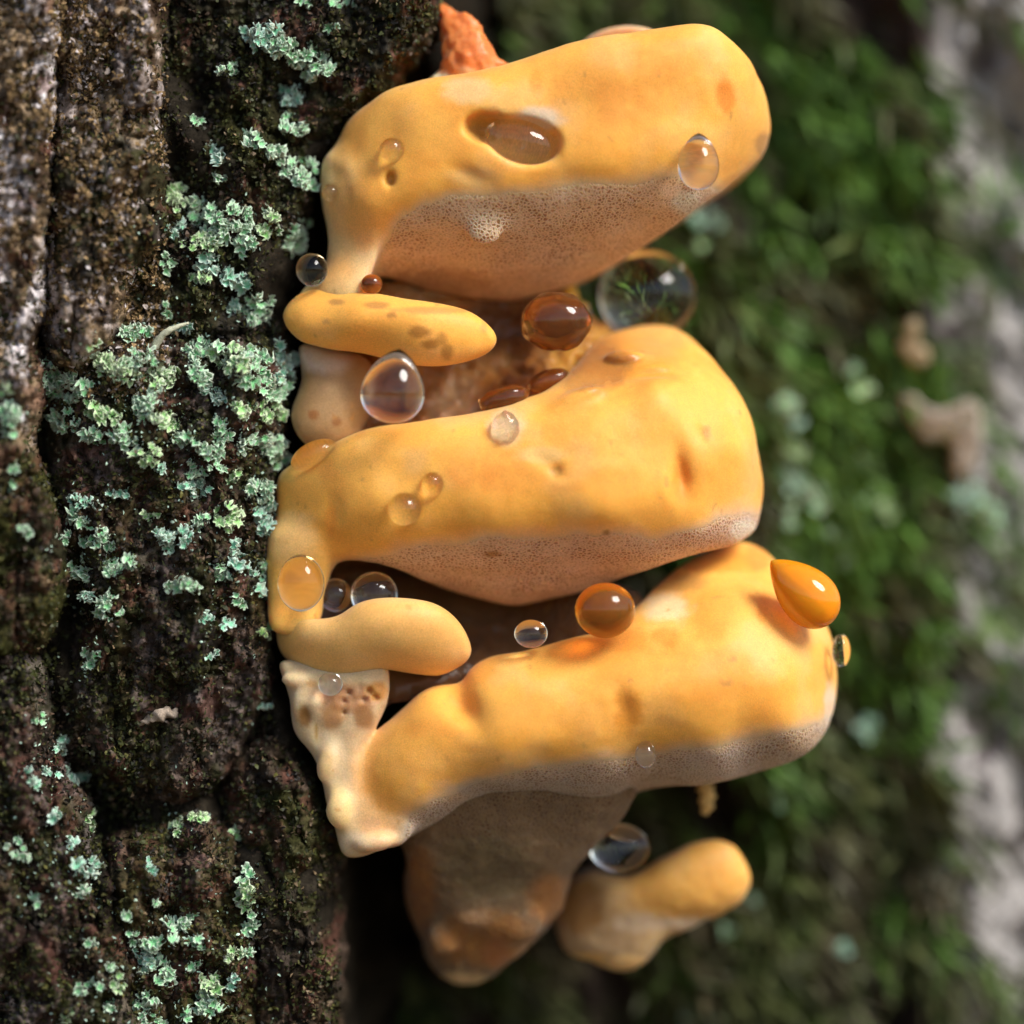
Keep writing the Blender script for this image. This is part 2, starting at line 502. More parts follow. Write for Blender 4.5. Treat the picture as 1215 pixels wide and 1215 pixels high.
BR = (0.056, 0.035, 0.022); DK = (0.014, 0.012, 0.009); RD = (0.095, 0.045, 0.034); GY = (0.33, 0.29, 0.28); OL = (0.050, 0.042, 0.014); TAN = (0.27, 0.19, 0.115)
e = lambda y, o=0: (float(edge_x(y)) + o, y)
p_top = plate([(160, -60), (545, -60), e(0, -2), e(50, -4), e(110, -6), e(190, -6), e(300, -6), e(370, -4), (345, 440), (120, 440), (110, 300), (150, 120)], 46, 90, 60, DK, (0.028, 0.024, 0.012), (0.16, 0.14, 0.12), 0.12, 0.35, 100)
p_mid = plate([(60, 400), (150, 375), (250, 385), e(385, -2), e(450, -2), e(560, -2), e(660, -2), e(770, -4), e(830, -20), (285, 900), (250, 945), (190, 950), (110, 920), (75, 840), (85, 740), (60, 640), (50, 520)], 8, 95, 75, DK, BR, (0.26, 0.20, 0.18), 0.35, 0.35, 200)
p_ul = plate([(-60, -60), (66, -60), (70, 100), (62, 250), (50, 400), (40, 540), (-60, 560)], -55, 90, 26, TAN, BR, (0.62, 0.56, 0.56), 0.9, 0.12, 300)
p_ul2 = plate([(60, -60), (186, -60), (195, 60), (196, 150), (190, 250), (160, 330), (130, 420), (60, 440), (48, 300), (64, 140)], -22, 85, 40, TAN, BR, (0.52, 0.45, 0.43), 0.6, 0.22, 400)
p_ul3 = plate([(62, 165), (120, 150), (190, 165), (200, 240), (188, 300), (120, 345), (62, 330), (55, 240)], -40, 85, 40, DK, (0.05, 0.042, 0.022), (0.28, 0.22, 0.2), 0.3, 0.4, 450)
p_l = plate([(-60, 515), (20, 520), (55, 560), (72, 620), (86, 680), (70, 740), (30, 780), (-60, 780)], -75, 110, 45, (0.022, 0.02, 0.01), OL, (0.12, 0.10, 0.08), 0.15, 0.6, 500)
p_l2 = plate([(-60, 770), (40, 775), (58, 800), (62, 880), (95, 930), (118, 1000), (145, 1060), (160, 1130), (180, 1270), (-60, 1270)], -42, 100, 55, DK, (0.06, 0.036, 0.028), (0.30, 0.24, 0.22), 0.38, 0.45, 600)
p_b1 = plate([(125, 1000), (160, 985), (225, 960), (262, 970), (285, 1010), (300, 1100), (295, 1270), (110, 1270), (120, 1100)], 2, 95, 50, (0.05, 0.034, 0.016), (0.075, 0.035, 0.026), (0.2, 0.15, 0.13), 0.2, 0.5, 700)
p_b2 = plate([(270, 905), (330, 860), e(880, -4), e(960, -4), e(1010, -2), e(1100, -2), (403, 1270), (270, 1270), (285, 1080), (262, 980)], 42, 90, 60, (0.024, 0.018, 0.012), (0.05, 0.032, 0.02), (0.2, 0.15, 0.13), 0.12, 0.6, 800)

def bark_Y(px, py):
    """nearest bark depth at photo pixels"""
    px = np.atleast_1d(np.asarray(px, float)); py = np.atleast_1d(np.asarray(py, float))
    best = trunk_front(px - 607.5, 607.5 - py)
    for gx, gy, Yg, st in PLATES:
        i = np.round((px - gx[0]) / st).astype(int); j = np.round((py - gy[0]) / st).astype(int)
        ok = (i >= 0) & (j >= 0) & (i < len(gx)) & (j < len(gy))
        v = np.full(px.shape, 1e9); v[ok] = Yg[j[ok], i[ok]]
        best = np.minimum(best, v)
    return best

# ----------------------------------------------------------------- moss and crumbs (uncountable)
def flakes(n, cx, cy, Y, size, colf, up=0.3, flat=0.6):
    """many small bent leaflets, two quads each"""
    m = len(cx)
    P = np.stack([wx(cx, Y), Y, wz(cy, Y)], -1)
    d = rng.normal(size=(m, 3)); d[:, 2] += up; d[:, 1] -= flat
    d /= np.linalg.norm(d, axis=1)[:, None]
    s = rng.normal(size=(m, 3)); s -= (s * d).sum(1)[:, None] * d; s /= np.linalg.norm(s, axis=1)[:, None]
    nrm = np.cross(d, s)
    l = size[:, None]; w = l * rng.uniform(0.22, 0.45, (m, 1))
    a = P - d * l * 0.3
    b = P + d * l * 0.35 + nrm * l * 0.15
    c = P + d * l * 0.9 - nrm * l * 0.1
    V = np.stack([a - s * w * 0.5, a + s * w * 0.5, b + s * w, b - s * w, c + s * w * 0.25, c - s * w * 0.25], 1).reshape(-1, 3)
    o = np.arange(m)[:, None] * 6
    F = np.concatenate([o + np.array([0, 1, 2, 3]), o + np.array([3, 2, 4, 5])])
    return V, F, np.repeat(colf, 6, 0)

def scatter(n, x0, x1, y0, y1, maskf):
    px = rng.uniform(x0, x1, n); py = rng.uniform(y0, y1, n)
    k = rng.uniform(size=n) < maskf(px, py)
    return px[k], py[k]

# crumbs of moss and bark dust on the near plates
px, py = scatter(95000, -40, 545, -40, 1255, lambda x, y: (x < edge_x(y) - 2) * (1 - 0.75 * (x < 192) * (y < 420)) * np.clip(0.34 + 0.66 * sstep(-0.15, 0.25, fbm(x / 38, y / 38, oct=3, seed=77)), 0, 1))
Y = bark_Y(px, py) - 1
pal = np.array([(0.040, 0.046, 0.010), (0.085, 0.080, 0.020), (0.030, 0.034, 0.010), (0.060, 0.036, 0.022), (0.14, 0.095, 0.050), (0.020, 0.016, 0.012)])
zone = fbm(px / 46, py / 52, oct=3, seed=131) * 1.6
zone2 = fbm(px / 30, py / 34, oct=3, seed=141) * 1.6
wgt = np.stack([np.clip(0.4 + zone, 0.02, 1), np.clip(zone, 0, 1) ** 1.2 + 0.05, np.full(len(px), 0.35), np.clip(-zone, 0.05, 1), np.clip(zone2 - 0.1, 0.02, 1) * 0.7, np.clip(-zone2, 0.05, 1) * 1.2], 1)
wgt /= wgt.sum(1)[:, None]
pick = (rng.uniform(size=(len(px), 1)) > np.cumsum(wgt, 1)).sum(1).clip(0, 5)
cc = pal[pick] * rng.uniform(0.45, 1.6, (len(px), 1))
V, F, cc = flakes(len(px), px, py, Y, rng.uniform(3, 7.5, len(px)), cc)
tag(obj('moss_crust', mesh_from('moss_crust', V, F, cc, smooth=False), MOSS, tree, TR_OFF), kind='stuff')
# fibres and pale dust on the grey bark at the far side
px, py = scatter(26000, -40, 200, -40, 470, lambda x, y: np.clip(sstep(-0.1, 0.3, fbm(x / 26, y / 44, oct=3, seed=88)), 0.1, 1))
Y = bark_Y(px, py) - 1
pal = np.array([(0.44, 0.37, 0.33), (0.30, 0.20, 0.10), (0.20, 0.13, 0.06), (0.62, 0.56, 0.55), (0.10, 0.075, 0.03)])
cc = pal[rng.choice(5, len(px), p=[.14, .36, .28, .05, .17])] * rng.uniform(0.6, 1.3, (len(px), 1))
V, F, cc = flakes(len(px), px, py, Y, rng.uniform(3, 8, len(px)), cc, up=0.5, flat=0.3)
tag(obj('bark_fibres', mesh_from('bark_fibres', V, F, cc, smooth=False), BARK, tree, TR_OFF), kind='stuff')
# hanging moss on the far part of the trunk
px, py = scatter(52000, 420, 1330, -100, 1315, lambda x, y: (x > edge_x(y) + 60) * moss_mask(x - 607.5, 607.5 - y) * (1 - 0.9 * sstep(1120, 1190, x)))
X, Z = px - 607.5, 607.5 - py
Y = trunk_front(X, Z)
m = len(px)
P = np.stack([X, Y, Z], -1)
d = np.stack([0.55 + 0.35 * rng.normal(size=m), -0.35 + 0.3 * rng.normal(size=m), -0.75 + 0.35 * rng.normal(size=m)], -1)
d /= np.linalg.norm(d, axis=1)[:, None]
s = rng.normal(size=(m, 3)); s -= (s * d).sum(1)[:, None] * d; s /= np.linalg.norm(s, axis=1)[:, None]
l = rng.uniform(22, 75, m)[:, None]; w = rng.uniform(2.0, 6.0, m)[:, None]
nb = np.array([0, -1.0, 0])
V = np.stack([P - s * w, P + s * w, P + d * l * 0.5 + nb * l * 0.12 + s * w, P + d * l * 0.5 + nb * l * 0.12 - s * w, P + d * l + s * w * 0.2, P + d * l - s * w * 0.2], 1).reshape(-1, 3)
o6 = np.arange(m)[:, None] * 6
F = np.concatenate([o6 + np.array([0, 1, 2, 3]), o6 + np.array([3, 2, 4, 5])])
us, vs = 0.55 * X - 0.83 * Z, 0.83 * X + 0.55 * Z
hue = sstep(-0.25, 0.3, fbm(vs / 38, us / 210, oct=3, seed=91) + 0.35 * sstep(150, 420, X) - 0.25 * sstep(-100, -500, Z))[:, None]
cc = (np.array([0.078, 0.165, 0.022]) * hue + np.array([0.072, 0.080, 0.024]) * (1 - hue)) * rng.uniform(0.45, 1.5, (m, 1))
dead = (0.85 * sstep(0.08, 0.34, fbm(vs / 45, us / 120, oct=3, seed=97)))[:, None]
cc = cc * (1 - dead) + np.array([0.085, 0.066, 0.036]) * rng.uniform(0.4, 1.3, (m, 1)) * dead
tag(obj('hanging_moss', mesh_from('hanging_moss', V, F, np.repeat(cc, 6, 0), smooth=False), MOSS, tree, TR_OFF), kind='stuff')

# ----------------------------------------------------------------- the fungus
YEL = np.array([0.955, 0.455, 0.078]); CREAM = np.array([0.86, 0.60, 0.28]); ORA = np.array([0.82, 0.28, 0.03]); PORE = np.array([0.78, 0.52, 0.33])
PINK = np.array([0.60, 0.42, 0.30]); RUST = np.array([0.36, 0.14, 0.035]); WHITE = np.array([0.76, 0.58, 0.35]); GREYP = np.array([0.34, 0.25, 0.175])
BVH = []

def slab(spec, X, Y, Z):
    """rounded bracket: outline in the picture, depth relief, real thickness back to the trunk"""
    P = smooth_poly(np.asarray(spec['poly'], float), 2)
    P2 = np.stack([P[:, 0] - 607.5, 607.5 - P[:, 1]], -1)
    P2 *= (DC + spec.get('edge', np.mean([c[2] for c in spec['front']]) + 45)) / DC     # the outline lies at that depth
    x, z = X[:, 0, 0], Z[0, 0, :]
    GX, GZ = np.meshgrid(x, z, indexing='ij')
    d = poly_sd(GX, GZ, P2)
    d = np.where(d < -10, blur2(d, 4), d)
    d = blur2(d, 1)
    fr = rbf(spec['front'], GX, GZ)
    r = spec.get('r', 60)
    if 'r_low' in spec:
        yl = np.interp(GX + 607.5, [p[0] for p in spec['line']], [p[1] for p in spec['line']])
        t = sstep(-20, 40, (607.5 - GZ) - yl)
        r = r * (1 - t) + spec['r_low'] * t
        r = blur2(r, 4)
        r = r[:, None, :]
    back = spec.get('back', 380)
    dd = d[:, None, :] + spec.get('taper', 0.06) * (Y - spec['front'][0][2])
    F = rmax(dd, fr[:, None, :] - Y, r)
    F = smax(F, Y - back, 20)
    return F

def ell(X, Y, Z, c, rad, rot=0.0):
    cx, cz = wx(c[0], c[2]), wz(c[1], c[2])
    x, y, z = X - cx, Y - c[2], Z - cz
    if rot:
        a = R(rot); x, z = x * math.cos(a) + z * math.sin(a), -x * math.sin(a) + z * math.cos(a)
    k = np.sqrt((x / rad[0]) ** 2 + (y / rad[1]) ** 2 + (z / rad[2]) ** 2)
    return (k - 1) * min(rad)

def body(name, spec, parent, mat=None, h=3.5, label=None):
    polys = np.concatenate([np.asarray(s['poly'], float) for s in spec['slabs']])
    fr = np.array([c[2] for s in spec['slabs'] for c in s['front']])
    pad = 56
    x0, x1 = polys[:, 0].min() - 607.5 - pad, polys[:, 0].max() - 607.5 + pad
    z0, z1 = 607.5 - polys[:, 1].max() - pad, 607.5 - polys[:, 1].min() + pad
    y0, y1 = fr.min() - 70, max(s.get('back', 380) for s in spec['slabs']) + 20
    gx, gy, gz = np.arange(x0, x1, h), np.arange(y0, y1, h), np.arange(z0, z1, h)
    X, Y, Z = gx[:, None, None], gy[None, :, None], gz[None, None, :]
    F = None; parts = []
    for s in spec['slabs']:
        f = slab(s, X, Y, Z)
        parts.append((np.broadcast_to(f, (len(gx), len(gy), len(gz))), s.get('col')))
        F = f if F is None else smin(F, f, s.get('k', 30))
    F = np.broadcast_to(F, (len(gx), len(gy), len(gz))).copy()
    for b in spec.get('bumps', []):
        F = smin(F, ell(X, Y, Z, b[0], b[1], b[2] if len(b) > 2 else 0), b[3] if len(b) > 3 else 20)
    for b in spec.get('pits', []):
        F = smax(F, -ell(X, Y, Z, b[0], b[1], b[2] if len(b) > 2 else 0), b[3] if len(b) > 3 else 12)
    V, Q = surface_nets(F, (gx[0], gy[0], gz[0]), h)
    # soft unevenness along the normal
    gr = np.gradient(F, h)
    ix = np.clip(((V - [gx[0], gy[0], gz[0]]) / h).round().astype(int), 0, np.array(F.shape) - 1)
    Nn = np.stack([g[ix[:, 0], ix[:, 1], ix[:, 2]] for g in gr], -1)
    Nn /= np.linalg.norm(Nn, axis=1)[:, None] + 1e-9
    sd_ = spec.get('seed', 1)
    amp = spec.get('amp', 1.0)
    disp = amp * (3.6 * fbm(V[:, 0] / 75, V[:, 1] / 75, V[:, 2] / 60, oct=2, seed=sd_) + 0.5 * fbm(V[:, 0] / 18, V[:, 1] / 18, V[:, 2] / 18, oct=2, seed=sd_ + 5))
    if spec.get('rough'):
        disp += spec['rough'] * fbm(V[:, 0] / 14, V[:, 1] / 14, V[:, 2] / 14, oct=3, seed=sd_ + 9)
    V = V + Nn * disp[:, None]
    # own colours, plus shade painted in by some slab colours and spots
    k = (DC / (DC + V[:, 1]))
    px = V[:, 0] * k + 607.5; py = 607.5 - V[:, 2] * k
    c = 0; wsum = 0
    for f, sc_ in parts:
        w_ = np.exp(-np.clip(f[ix[:, 0], ix[:, 1], ix[:, 2]], -20, 200) / 9.0)[:, None]
        c = c + w_ * np.asarray(spec.get('col', YEL) if sc_ is None else sc_)[None]; wsum = wsum + w_
    c = c / wsum
    n1 = fbm(V[:, 0] / 60, V[:, 1] / 60, V[:, 2] / 60, oct=3, seed=sd_ + 20)
    st = (spec.get('stain', 0.35) * sstep(0.05, 0.5, n1))[:, None]
    c = c * (1 - st) + np.asarray(spec.get('stain_col', ORA)) * st
    li = (spec.get('lighten', 0.25) * sstep(0.0, 0.5, -n1))[:, None]
    c = c * (1 - li) + CREAM * li
    wet = np.zeros(len(V))
    pore = np.zeros(len(V))
    if 'line' in spec:
        ln = [tuple(map(float, p)) for p in spec['line']]
        area = np.array([(ln[0][0] - 200, 2500.0), (ln[0][0] - 200, ln[0][1])] + ln + [(ln[-1][0] + 200, ln[-1][1]), (ln[-1][0] + 200, 2500.0)])
        dp = -poly_sd(px, py, area)
        pore = sstep(-15, 15, dp + 7 * fbm(px / 34, py / 34, oct=3, seed=sd_ + 30))
        band = (0.34 * np.exp(-((dp + 42) / 26.0) ** 2))[:, None]
        c = c * (1 - band) + np.array([0.86, 0.36, 0.035]) * band
        pc = np.asarray(spec.get('pore_col', PORE))
        c = c * (1 - pore[:, None]) + pc * pore[:, None]
    for sx, sy, rx, ry, colr, stren, *w in spec.get('spots', []):
        q = np.hypot((px - sx) / rx, (py - sy) / ry) + 0.25 * fbm(px / 12, py / 12, oct=3, seed=sd_ + 40)
        t = (min(0.95, stren * 1.3) * (1 - sstep(0.5, 1.1, q)))
        c = c * (1 - t[:, None]) + np.asarray(colr) * t[:, None]
        if w: wet = np.maximum(wet, w[0] * t)
    wet = np.maximum(wet, spec.get('wet', 0.0))
    # tiny scars
    sc = (0.6 * sstep(0.66, 0.76, fbm(px / 11, py / 15, V[:, 1] / 11, oct=2, seed=sd_ + 50)) * (1 - pore))[:, None] * spec.get('scars', 1.0)
    c = c * (1 - sc) + np.array([0.55, 0.26, 0.06]) * sc
    me = mesh_from(name, V, Q, np.clip(c, 0, 1), {'wet': wet, 'pore': pore})
    o = obj(name, me, mat or FLESH, parent, loc=Vector((0, 0, ZC)) - parent.location)
    if label: o['label'] = label
    BVH.append((name, BVHTree.FromPolygons(V.tolist(), Q.tolist(), all_triangles=False)))
    if 'line' in spec and spec.get('pore_back', 260) > 0:
        # pore layer: a thin closed skin over the underside that emerges from the flesh at its margin
        keep = (pore[Q] > 0.02).all(1) & (V[Q][:, :, 1].mean(1) < spec.get('pore_back', 260))
        q = Q[keep]
        used = np.zeros(len(V), bool); used[q.ravel()] = True
        re = np.cumsum(used) - 1
        q = re[q]
        v, nn, p_ = V[used], Nn[used], pore[used]
        top = v + nn * (-2.2 + 2.7 * sstep(0.02, 0.9, p_))[:, None]
        bot = v - nn * 9.0
        n0 = len(v)
        ed = np.concatenate([q[:, [0, 1]], q[:, [1, 2]], q[:, [2, 3]], q[:, [3, 0]]])
        key = ed[:, 0] * n0 + ed[:, 1]; rev = ed[:, 1] * n0 + ed[:, 0]
        bd = ed[~np.isin(key, rev)]
        side = np.stack([bd[:, 1], bd[:, 0], bd[:, 0] + n0, bd[:, 1] + n0], -1)
        Qs = np.concatenate([q, q[:, ::-1] + n0, side])
        me2 = mesh_from('pore_layer', np.concatenate([top, bot]), Qs, np.tile(np.clip(c[used], 0, 1), (2, 1)), {'pore': np.tile(p_, 2), 'wet': np.zeros(2 * n0)})
        o2 = obj('pore_layer', me2, PORES, parent, loc=Vector((0, 0, ZC)) - parent.location)
    return o

def fungus(px, py, Y, label):
    t = empty('bracket_fungus', world_pt(float(wx(px, Y)), Y, float(wz(py, Y))))
    return tag(t, label, 'fungus', 'fused bracket fungi on the trunk')

# upper bracket
up = fungus(420, 230, 120, 'uppermost thick yellow bracket with a hollow holding a drop in its rim')
body('cap', dict(seed=1, slabs=[
    dict(poly=[(382, 222), (392, 180), (412, 142), (450, 112), (500, 97), (560, 90), (610, 76), (680, 58), (740, 46), (815, 35), (850, 40), (885, 68), (908, 105), (921, 150), (914, 185), (885, 212), (840, 242), (795, 275), (740, 312), (690, 335), (640, 352), (590, 357), (530, 350), (480, 338), (440, 318), (415, 290), (395, 262)],
         front=[(400, 200, 20), (450, 150, 2), (430, 260, 10), (540, 140, -25), (650, 110, -32), (760, 110, -35), (860, 110, -5), (905, 160, 45), (480, 230, -12), (600, 225, -30), (720, 210, -30), (820, 220, 0), (470, 310, 75), (560, 300, 50), (660, 285, 40), (600, 345, 130), (760, 262, 40), (700, 325, 115), (520, 335, 115)],
         line=[(380, 330), (430, 285), (500, 236), (600, 226), (700, 222), (780, 214), (840, 224), (920, 250)], r=70, r_low=36, taper=0.05),
    dict(poly=[(384, 190), (420, 205), (446, 265), (452, 300), (440, 335), (420, 368), (360, 372), (352, 348), (380, 318), (390, 262)], front=[(410, 230, 24), (420, 300, 26), (400, 345, 18), (385, 240, 44)], r=26, back=300, col=CREAM, k=34)],
    line=[(370, 430), (432, 400), (448, 300), (480, 250), (500, 240), (560, 228), (640, 224), (720, 214), (790, 206), (840, 216), (880, 236), (930, 300)],
    pits=[((578, 150, -38), (30, 44, 20), -8, 5), ((622, 166, -40), (46, 48, 29), -14, 6), ((861, 113, -38), (9, 22, 17), 15, 16), ((907, 172, 20), (9, 18, 14), 20, 10),
          ((829, 168, -42), (15, 22, 16), 0, 16), ((463, 212, -6), (6, 8, 9), 0, 6), ((398, 195, 6), (5, 10, 26), 18, 10), ((552, 205, -36), (18, 9, 7), -20, 10)],
    bumps=[((575, 268, 4), (20, 10, 22), -20, 14)],
    spots=[(580, 150, 34, 22, (0.55, 0.27, 0.06), 0.6, 0.8), (622, 170, 46, 30, (0.72, 0.40, 0.15), 0.5, 0.8), (640, 142, 36, 18, (0.72, 0.55, 0.38), 0.7), (560, 108, 40, 20, CREAM, 0.5), (636, 95, 10, 22, ORA, 0.4), (861, 112, 14, 26, ORA, 0.7),
           (907, 172, 13, 18, (0.55, 0.25, 0.05), 0.8), (463, 212, 9, 10, (0.6, 0.28, 0.04), 0.9), (402, 195, 9, 36, (0.68, 0.35, 0.08), 0.4), (575, 268, 26, 26, (0.74, 0.55, 0.36), 0.55), (690, 310, 40, 12, (0.74, 0.55, 0.36), 0.4),
           (815, 240, 22, 16, (0.8, 0.7, 0.55), 0.8), (446, 338, 20, 14, (0.5, 0.25, 0.08), 0.6), (520, 340, 80, 24, (0.42, 0.22, 0.09), 0.5), (800, 60, 70, 40, ORA, 0.22), (720, 110, 90, 60, ORA, 0.15), (560, 210, 36, 14, (0.68, 0.4, 0.16), 0.4)]), up)  # the broad brown spot low on the underside is a painted shadow


# small tongue under it
tg = fungus(345, 395, 100, 'small pale yellow tongue with brown scratches beneath the uppermost bracket')
body('cap', dict(seed=3, amp=0.45, slabs=[dict(poly=[(330, 374), (350, 346), (385, 336), (430, 344), (475, 354), (525, 362), (562, 372), (590, 396), (586, 416), (560, 430), (520, 437), (480, 434), (430, 422), (385, 416), (350, 404)],
         front=[(345, 380, 10), (420, 380, -12), (500, 395, -22), (570, 402, -12), (430, 410, -4), (400, 350, 6)], r=36, back=170, taper=0.1)],
     spots=[(500, 394, 17, 9, (0.48, 0.20, 0.035), 0.7, 0.4), (512, 408, 14, 8, (0.48, 0.20, 0.035), 0.7, 0.4), (524, 402, 9, 10, (0.5, 0.22, 0.04), 0.6), (530, 418, 9, 12, (0.5, 0.22, 0.04), 0.6), (448, 362, 20, 5, (0.46, 0.2, 0.04), 0.6), (464, 374, 9, 5, (0.46, 0.2, 0.04), 0.6), (398, 358, 12, 5, (0.48, 0.22, 0.05), 0.6), (510, 368, 60, 5, (0.5, 0.24, 0.06), 0.55), (388, 382, 6, 4, (0.5, 0.24, 0.06), 0.5), (574, 388, 5, 9, (0.55, 0.28, 0.07), 0.5), (380, 345, 40, 10, ORA, 0.2)], lighten=0.35, stain=0.1), tg)

# brown wet flesh between the brackets
co = fungus(500, 470, 250, 'dark brown wet inner flesh set back between the two upper brackets')
body('inner_flesh', dict(seed=5, rough=12, amp=1.8, h=4, slabs=[dict(poly=[(420, 330), (560, 335), (680, 330), (700, 370), (735, 400), (730, 450), (680, 490), (600, 520), (480, 540), (400, 520), (380, 440), (390, 360)],
         front=[(420, 440, 120), (520, 460, 140), (600, 400, 190), (640, 455, 85), (700, 420, 135), (670, 400, 140), (560, 350, 170), (450, 350, 130), (640, 490, 60)], r=26)],
     col=(0.36, 0.145, 0.032), stain=0.6, stain_col=(0.14, 0.05, 0.015), lighten=0.15, wet=0.9, scars=0,
     spots=[(600, 380, 60, 40, (0.16, 0.065, 0.022), 0.8), (540, 480, 40, 40, (0.55, 0.40, 0.24), 0.4), (520, 340, 60, 12, (0.55, 0.42, 0.26), 0.4), (700, 420, 60, 40, (0.62, 0.30, 0.05), 0.7), (690, 345, 25, 30, (0.9, 0.5, 0.06), 0.9)]), co)
body('side_flesh', dict(seed=6, amp=0.8, slabs=[dict(poly=[(352, 405), (400, 410), (440, 425), (450, 470), (430, 515), (395, 535), (362, 528), (346, 495), (356, 450)],
         front=[(370, 440, 40), (420, 470, 50), (380, 510, 34)], r=40, back=250)], col=(0.52, 0.32, 0.14), stain=0.6, stain_col=(0.26, 0.13, 0.04),
     spots=[(385, 425, 40, 22, (0.62, 0.48, 0.34), 0.7), (372, 492, 8, 8, RUST, 0.8), (430, 470, 30, 50, (0.34, 0.18, 0.06), 0.6), (400, 500, 8, 7, RUST, 0.6)]), co)

# middle bracket
md = fungus(335, 600, 120, 'wide yellow bracket in the middle with a raw wet upper side')
body('cap', dict(seed=8, slabs=[
    dict(poly=[(325, 580), (342, 552), (390, 527), (440, 508), (500, 500), (560, 493), (610, 478), (650, 462), (682, 432), (706, 392), (745, 374), (795, 368), (832, 388), (864, 432), (892, 482), (909, 540), (914, 590), (904, 630), (870, 650), (800, 668), (740, 692), (680, 712), (620, 723), (570, 717), (520, 700), (460, 675), (400, 664), (360, 668), (328, 655)],
         front=[(345, 600, 22), (400, 570, -4), (480, 560, -22), (580, 560, -38), (680, 545, -45), (780, 530, -35), (860, 540, 0), (900, 580, 50), (480, 620, -20), (600, 625, -32), (720, 630, -30), (820, 620, -10), (420, 655, 12), (540, 690, 65), (630, 708, 85), (720, 678, 50), (560, 660, 15), (680, 660, 15), (500, 510, -18), (620, 495, -18), (690, 470, -8), (700, 430, 50), (740, 420, 70), (790, 385, 130), (840, 420, 80), (870, 470, 40), (780, 450, 0)],
         line=[(320, 664), (400, 662), (500, 655), (600, 650), (700, 652), (800, 640), (860, 640), (920, 640)], r=44, r_low=30),
    dict(poly=[(322, 630), (372, 640), (392, 668), (388, 700), (376, 745), (322, 750), (316, 690)], front=[(350, 650, 20), (350, 700, 32), (350, 740, 20)], r=26, back=200, col=(0.84, 0.48, 0.11), k=30)],
    line=[(310, 800), (385, 790), (400, 672), (430, 660), (500, 648), (600, 636), (700, 632), (780, 634), (840, 622), (880, 600), (930, 610)], pore_col=(0.74, 0.49, 0.34),
    pits=[((810, 563, -42), (9, 26, 26), 8, 18), ((640, 540, -52), (26, 11, 9), -38, 10), ((660, 558, -52), (8, 12, 8), 0, 6), ((838, 513, -18), (4, 9, 9), 30, 5), ((392, 614, -6), (8, 8, 16), 0, 14), ((480, 604, -32), (14, 10, 14), 0, 8), ((513, 575, -36), (10, 9, 10), 0, 6), ((790, 440, 14), (80, 16, 7), 4, 14)],
    bumps=[((742, 426, 62), (24, 18, 10), 0, 10), ((690, 470, -6), (26, 16, 10), 20, 14)],
    spots=[(750, 425, 80, 40, (0.80, 0.32, 0.04), 0.6, 0.6), (710, 435, 44, 34, (0.46, 0.18, 0.035), 0.7, 0.8), (742, 426, 22, 10, (0.42, 0.17, 0.03), 0.6, 0.9), (690, 455, 30, 14, (0.55, 0.24, 0.05), 0.6, 0.7), (780, 400, 44, 30, (0.82, 0.42, 0.10), 0.5), (800, 372, 30, 14, (0.88, 0.72, 0.5), 0.9),
           (640, 540, 34, 12, (0.85, 0.55, 0.2), 0.5), (660, 560, 9, 8, (0.55, 0.28, 0.06), 0.8), (810, 565, 14, 32, ORA, 0.6), (838, 514, 7, 11, (0.6, 0.3, 0.06), 0.8), (600, 508, 24, 26, (0.88, 0.60, 0.32), 0.7, 0.9), (585, 657, 13, 5, (0.45, 0.22, 0.07), 0.9), (720, 632, 5, 4, (0.45, 0.2, 0.05), 0.9), (392, 616, 9, 20, ORA, 0.5),
           (885, 632, 24, 18, (0.92, 0.80, 0.64), 0.95), (340, 560, 24, 14, (0.8, 0.5, 0.12), 0.6), (345, 640, 40, 40, (0.78, 0.50, 0.20), 0.5), (650, 570, 160, 20, ORA, 0.15), (560, 560, 40, 24, ORA, 0.3)]), md)

# brown underside hollow behind the lower tongue
body('hollow_flesh', dict(seed=9, rough=5, h=5, slabs=[dict(poly=[(340, 640), (460, 650), (600, 690), (720, 690), (760, 720), (700, 780), (600, 800), (460, 830), (400, 880), (350, 800)],
         front=[(400, 700, 130), (520, 720, 170), (640, 740, 160), (700, 740, 90), (430, 850, 60), (480, 810, 70)], r=24)], col=(0.15, 0.075, 0.03), stain=0.4, stain_col=(0.05, 0.022, 0.012), lighten=0.05, wet=0.5, scars=0), md)

# small lower tongue
tl = fungus(330, 770, 100, 'small plump ochre tongue between the middle and lowest wide brackets')
body('cap', dict(seed=12, amp=0.5, slabs=[dict(poly=[(321, 740), (338, 727), (370, 731), (400, 729), (430, 714), (470, 710), (516, 716), (546, 738), (562, 768), (554, 790), (522, 806), (490, 803), (450, 798), (410, 811), (375, 811), (345, 796), (323, 776)],
         front=[(340, 755, 14), (400, 765, -10), (470, 755, -24), (530, 760, -14), (440, 790, -6)], r=46, back=150, taper=0.1)], col=(0.82, 0.46, 0.13), lighten=0.3, stain=0.15), tl)

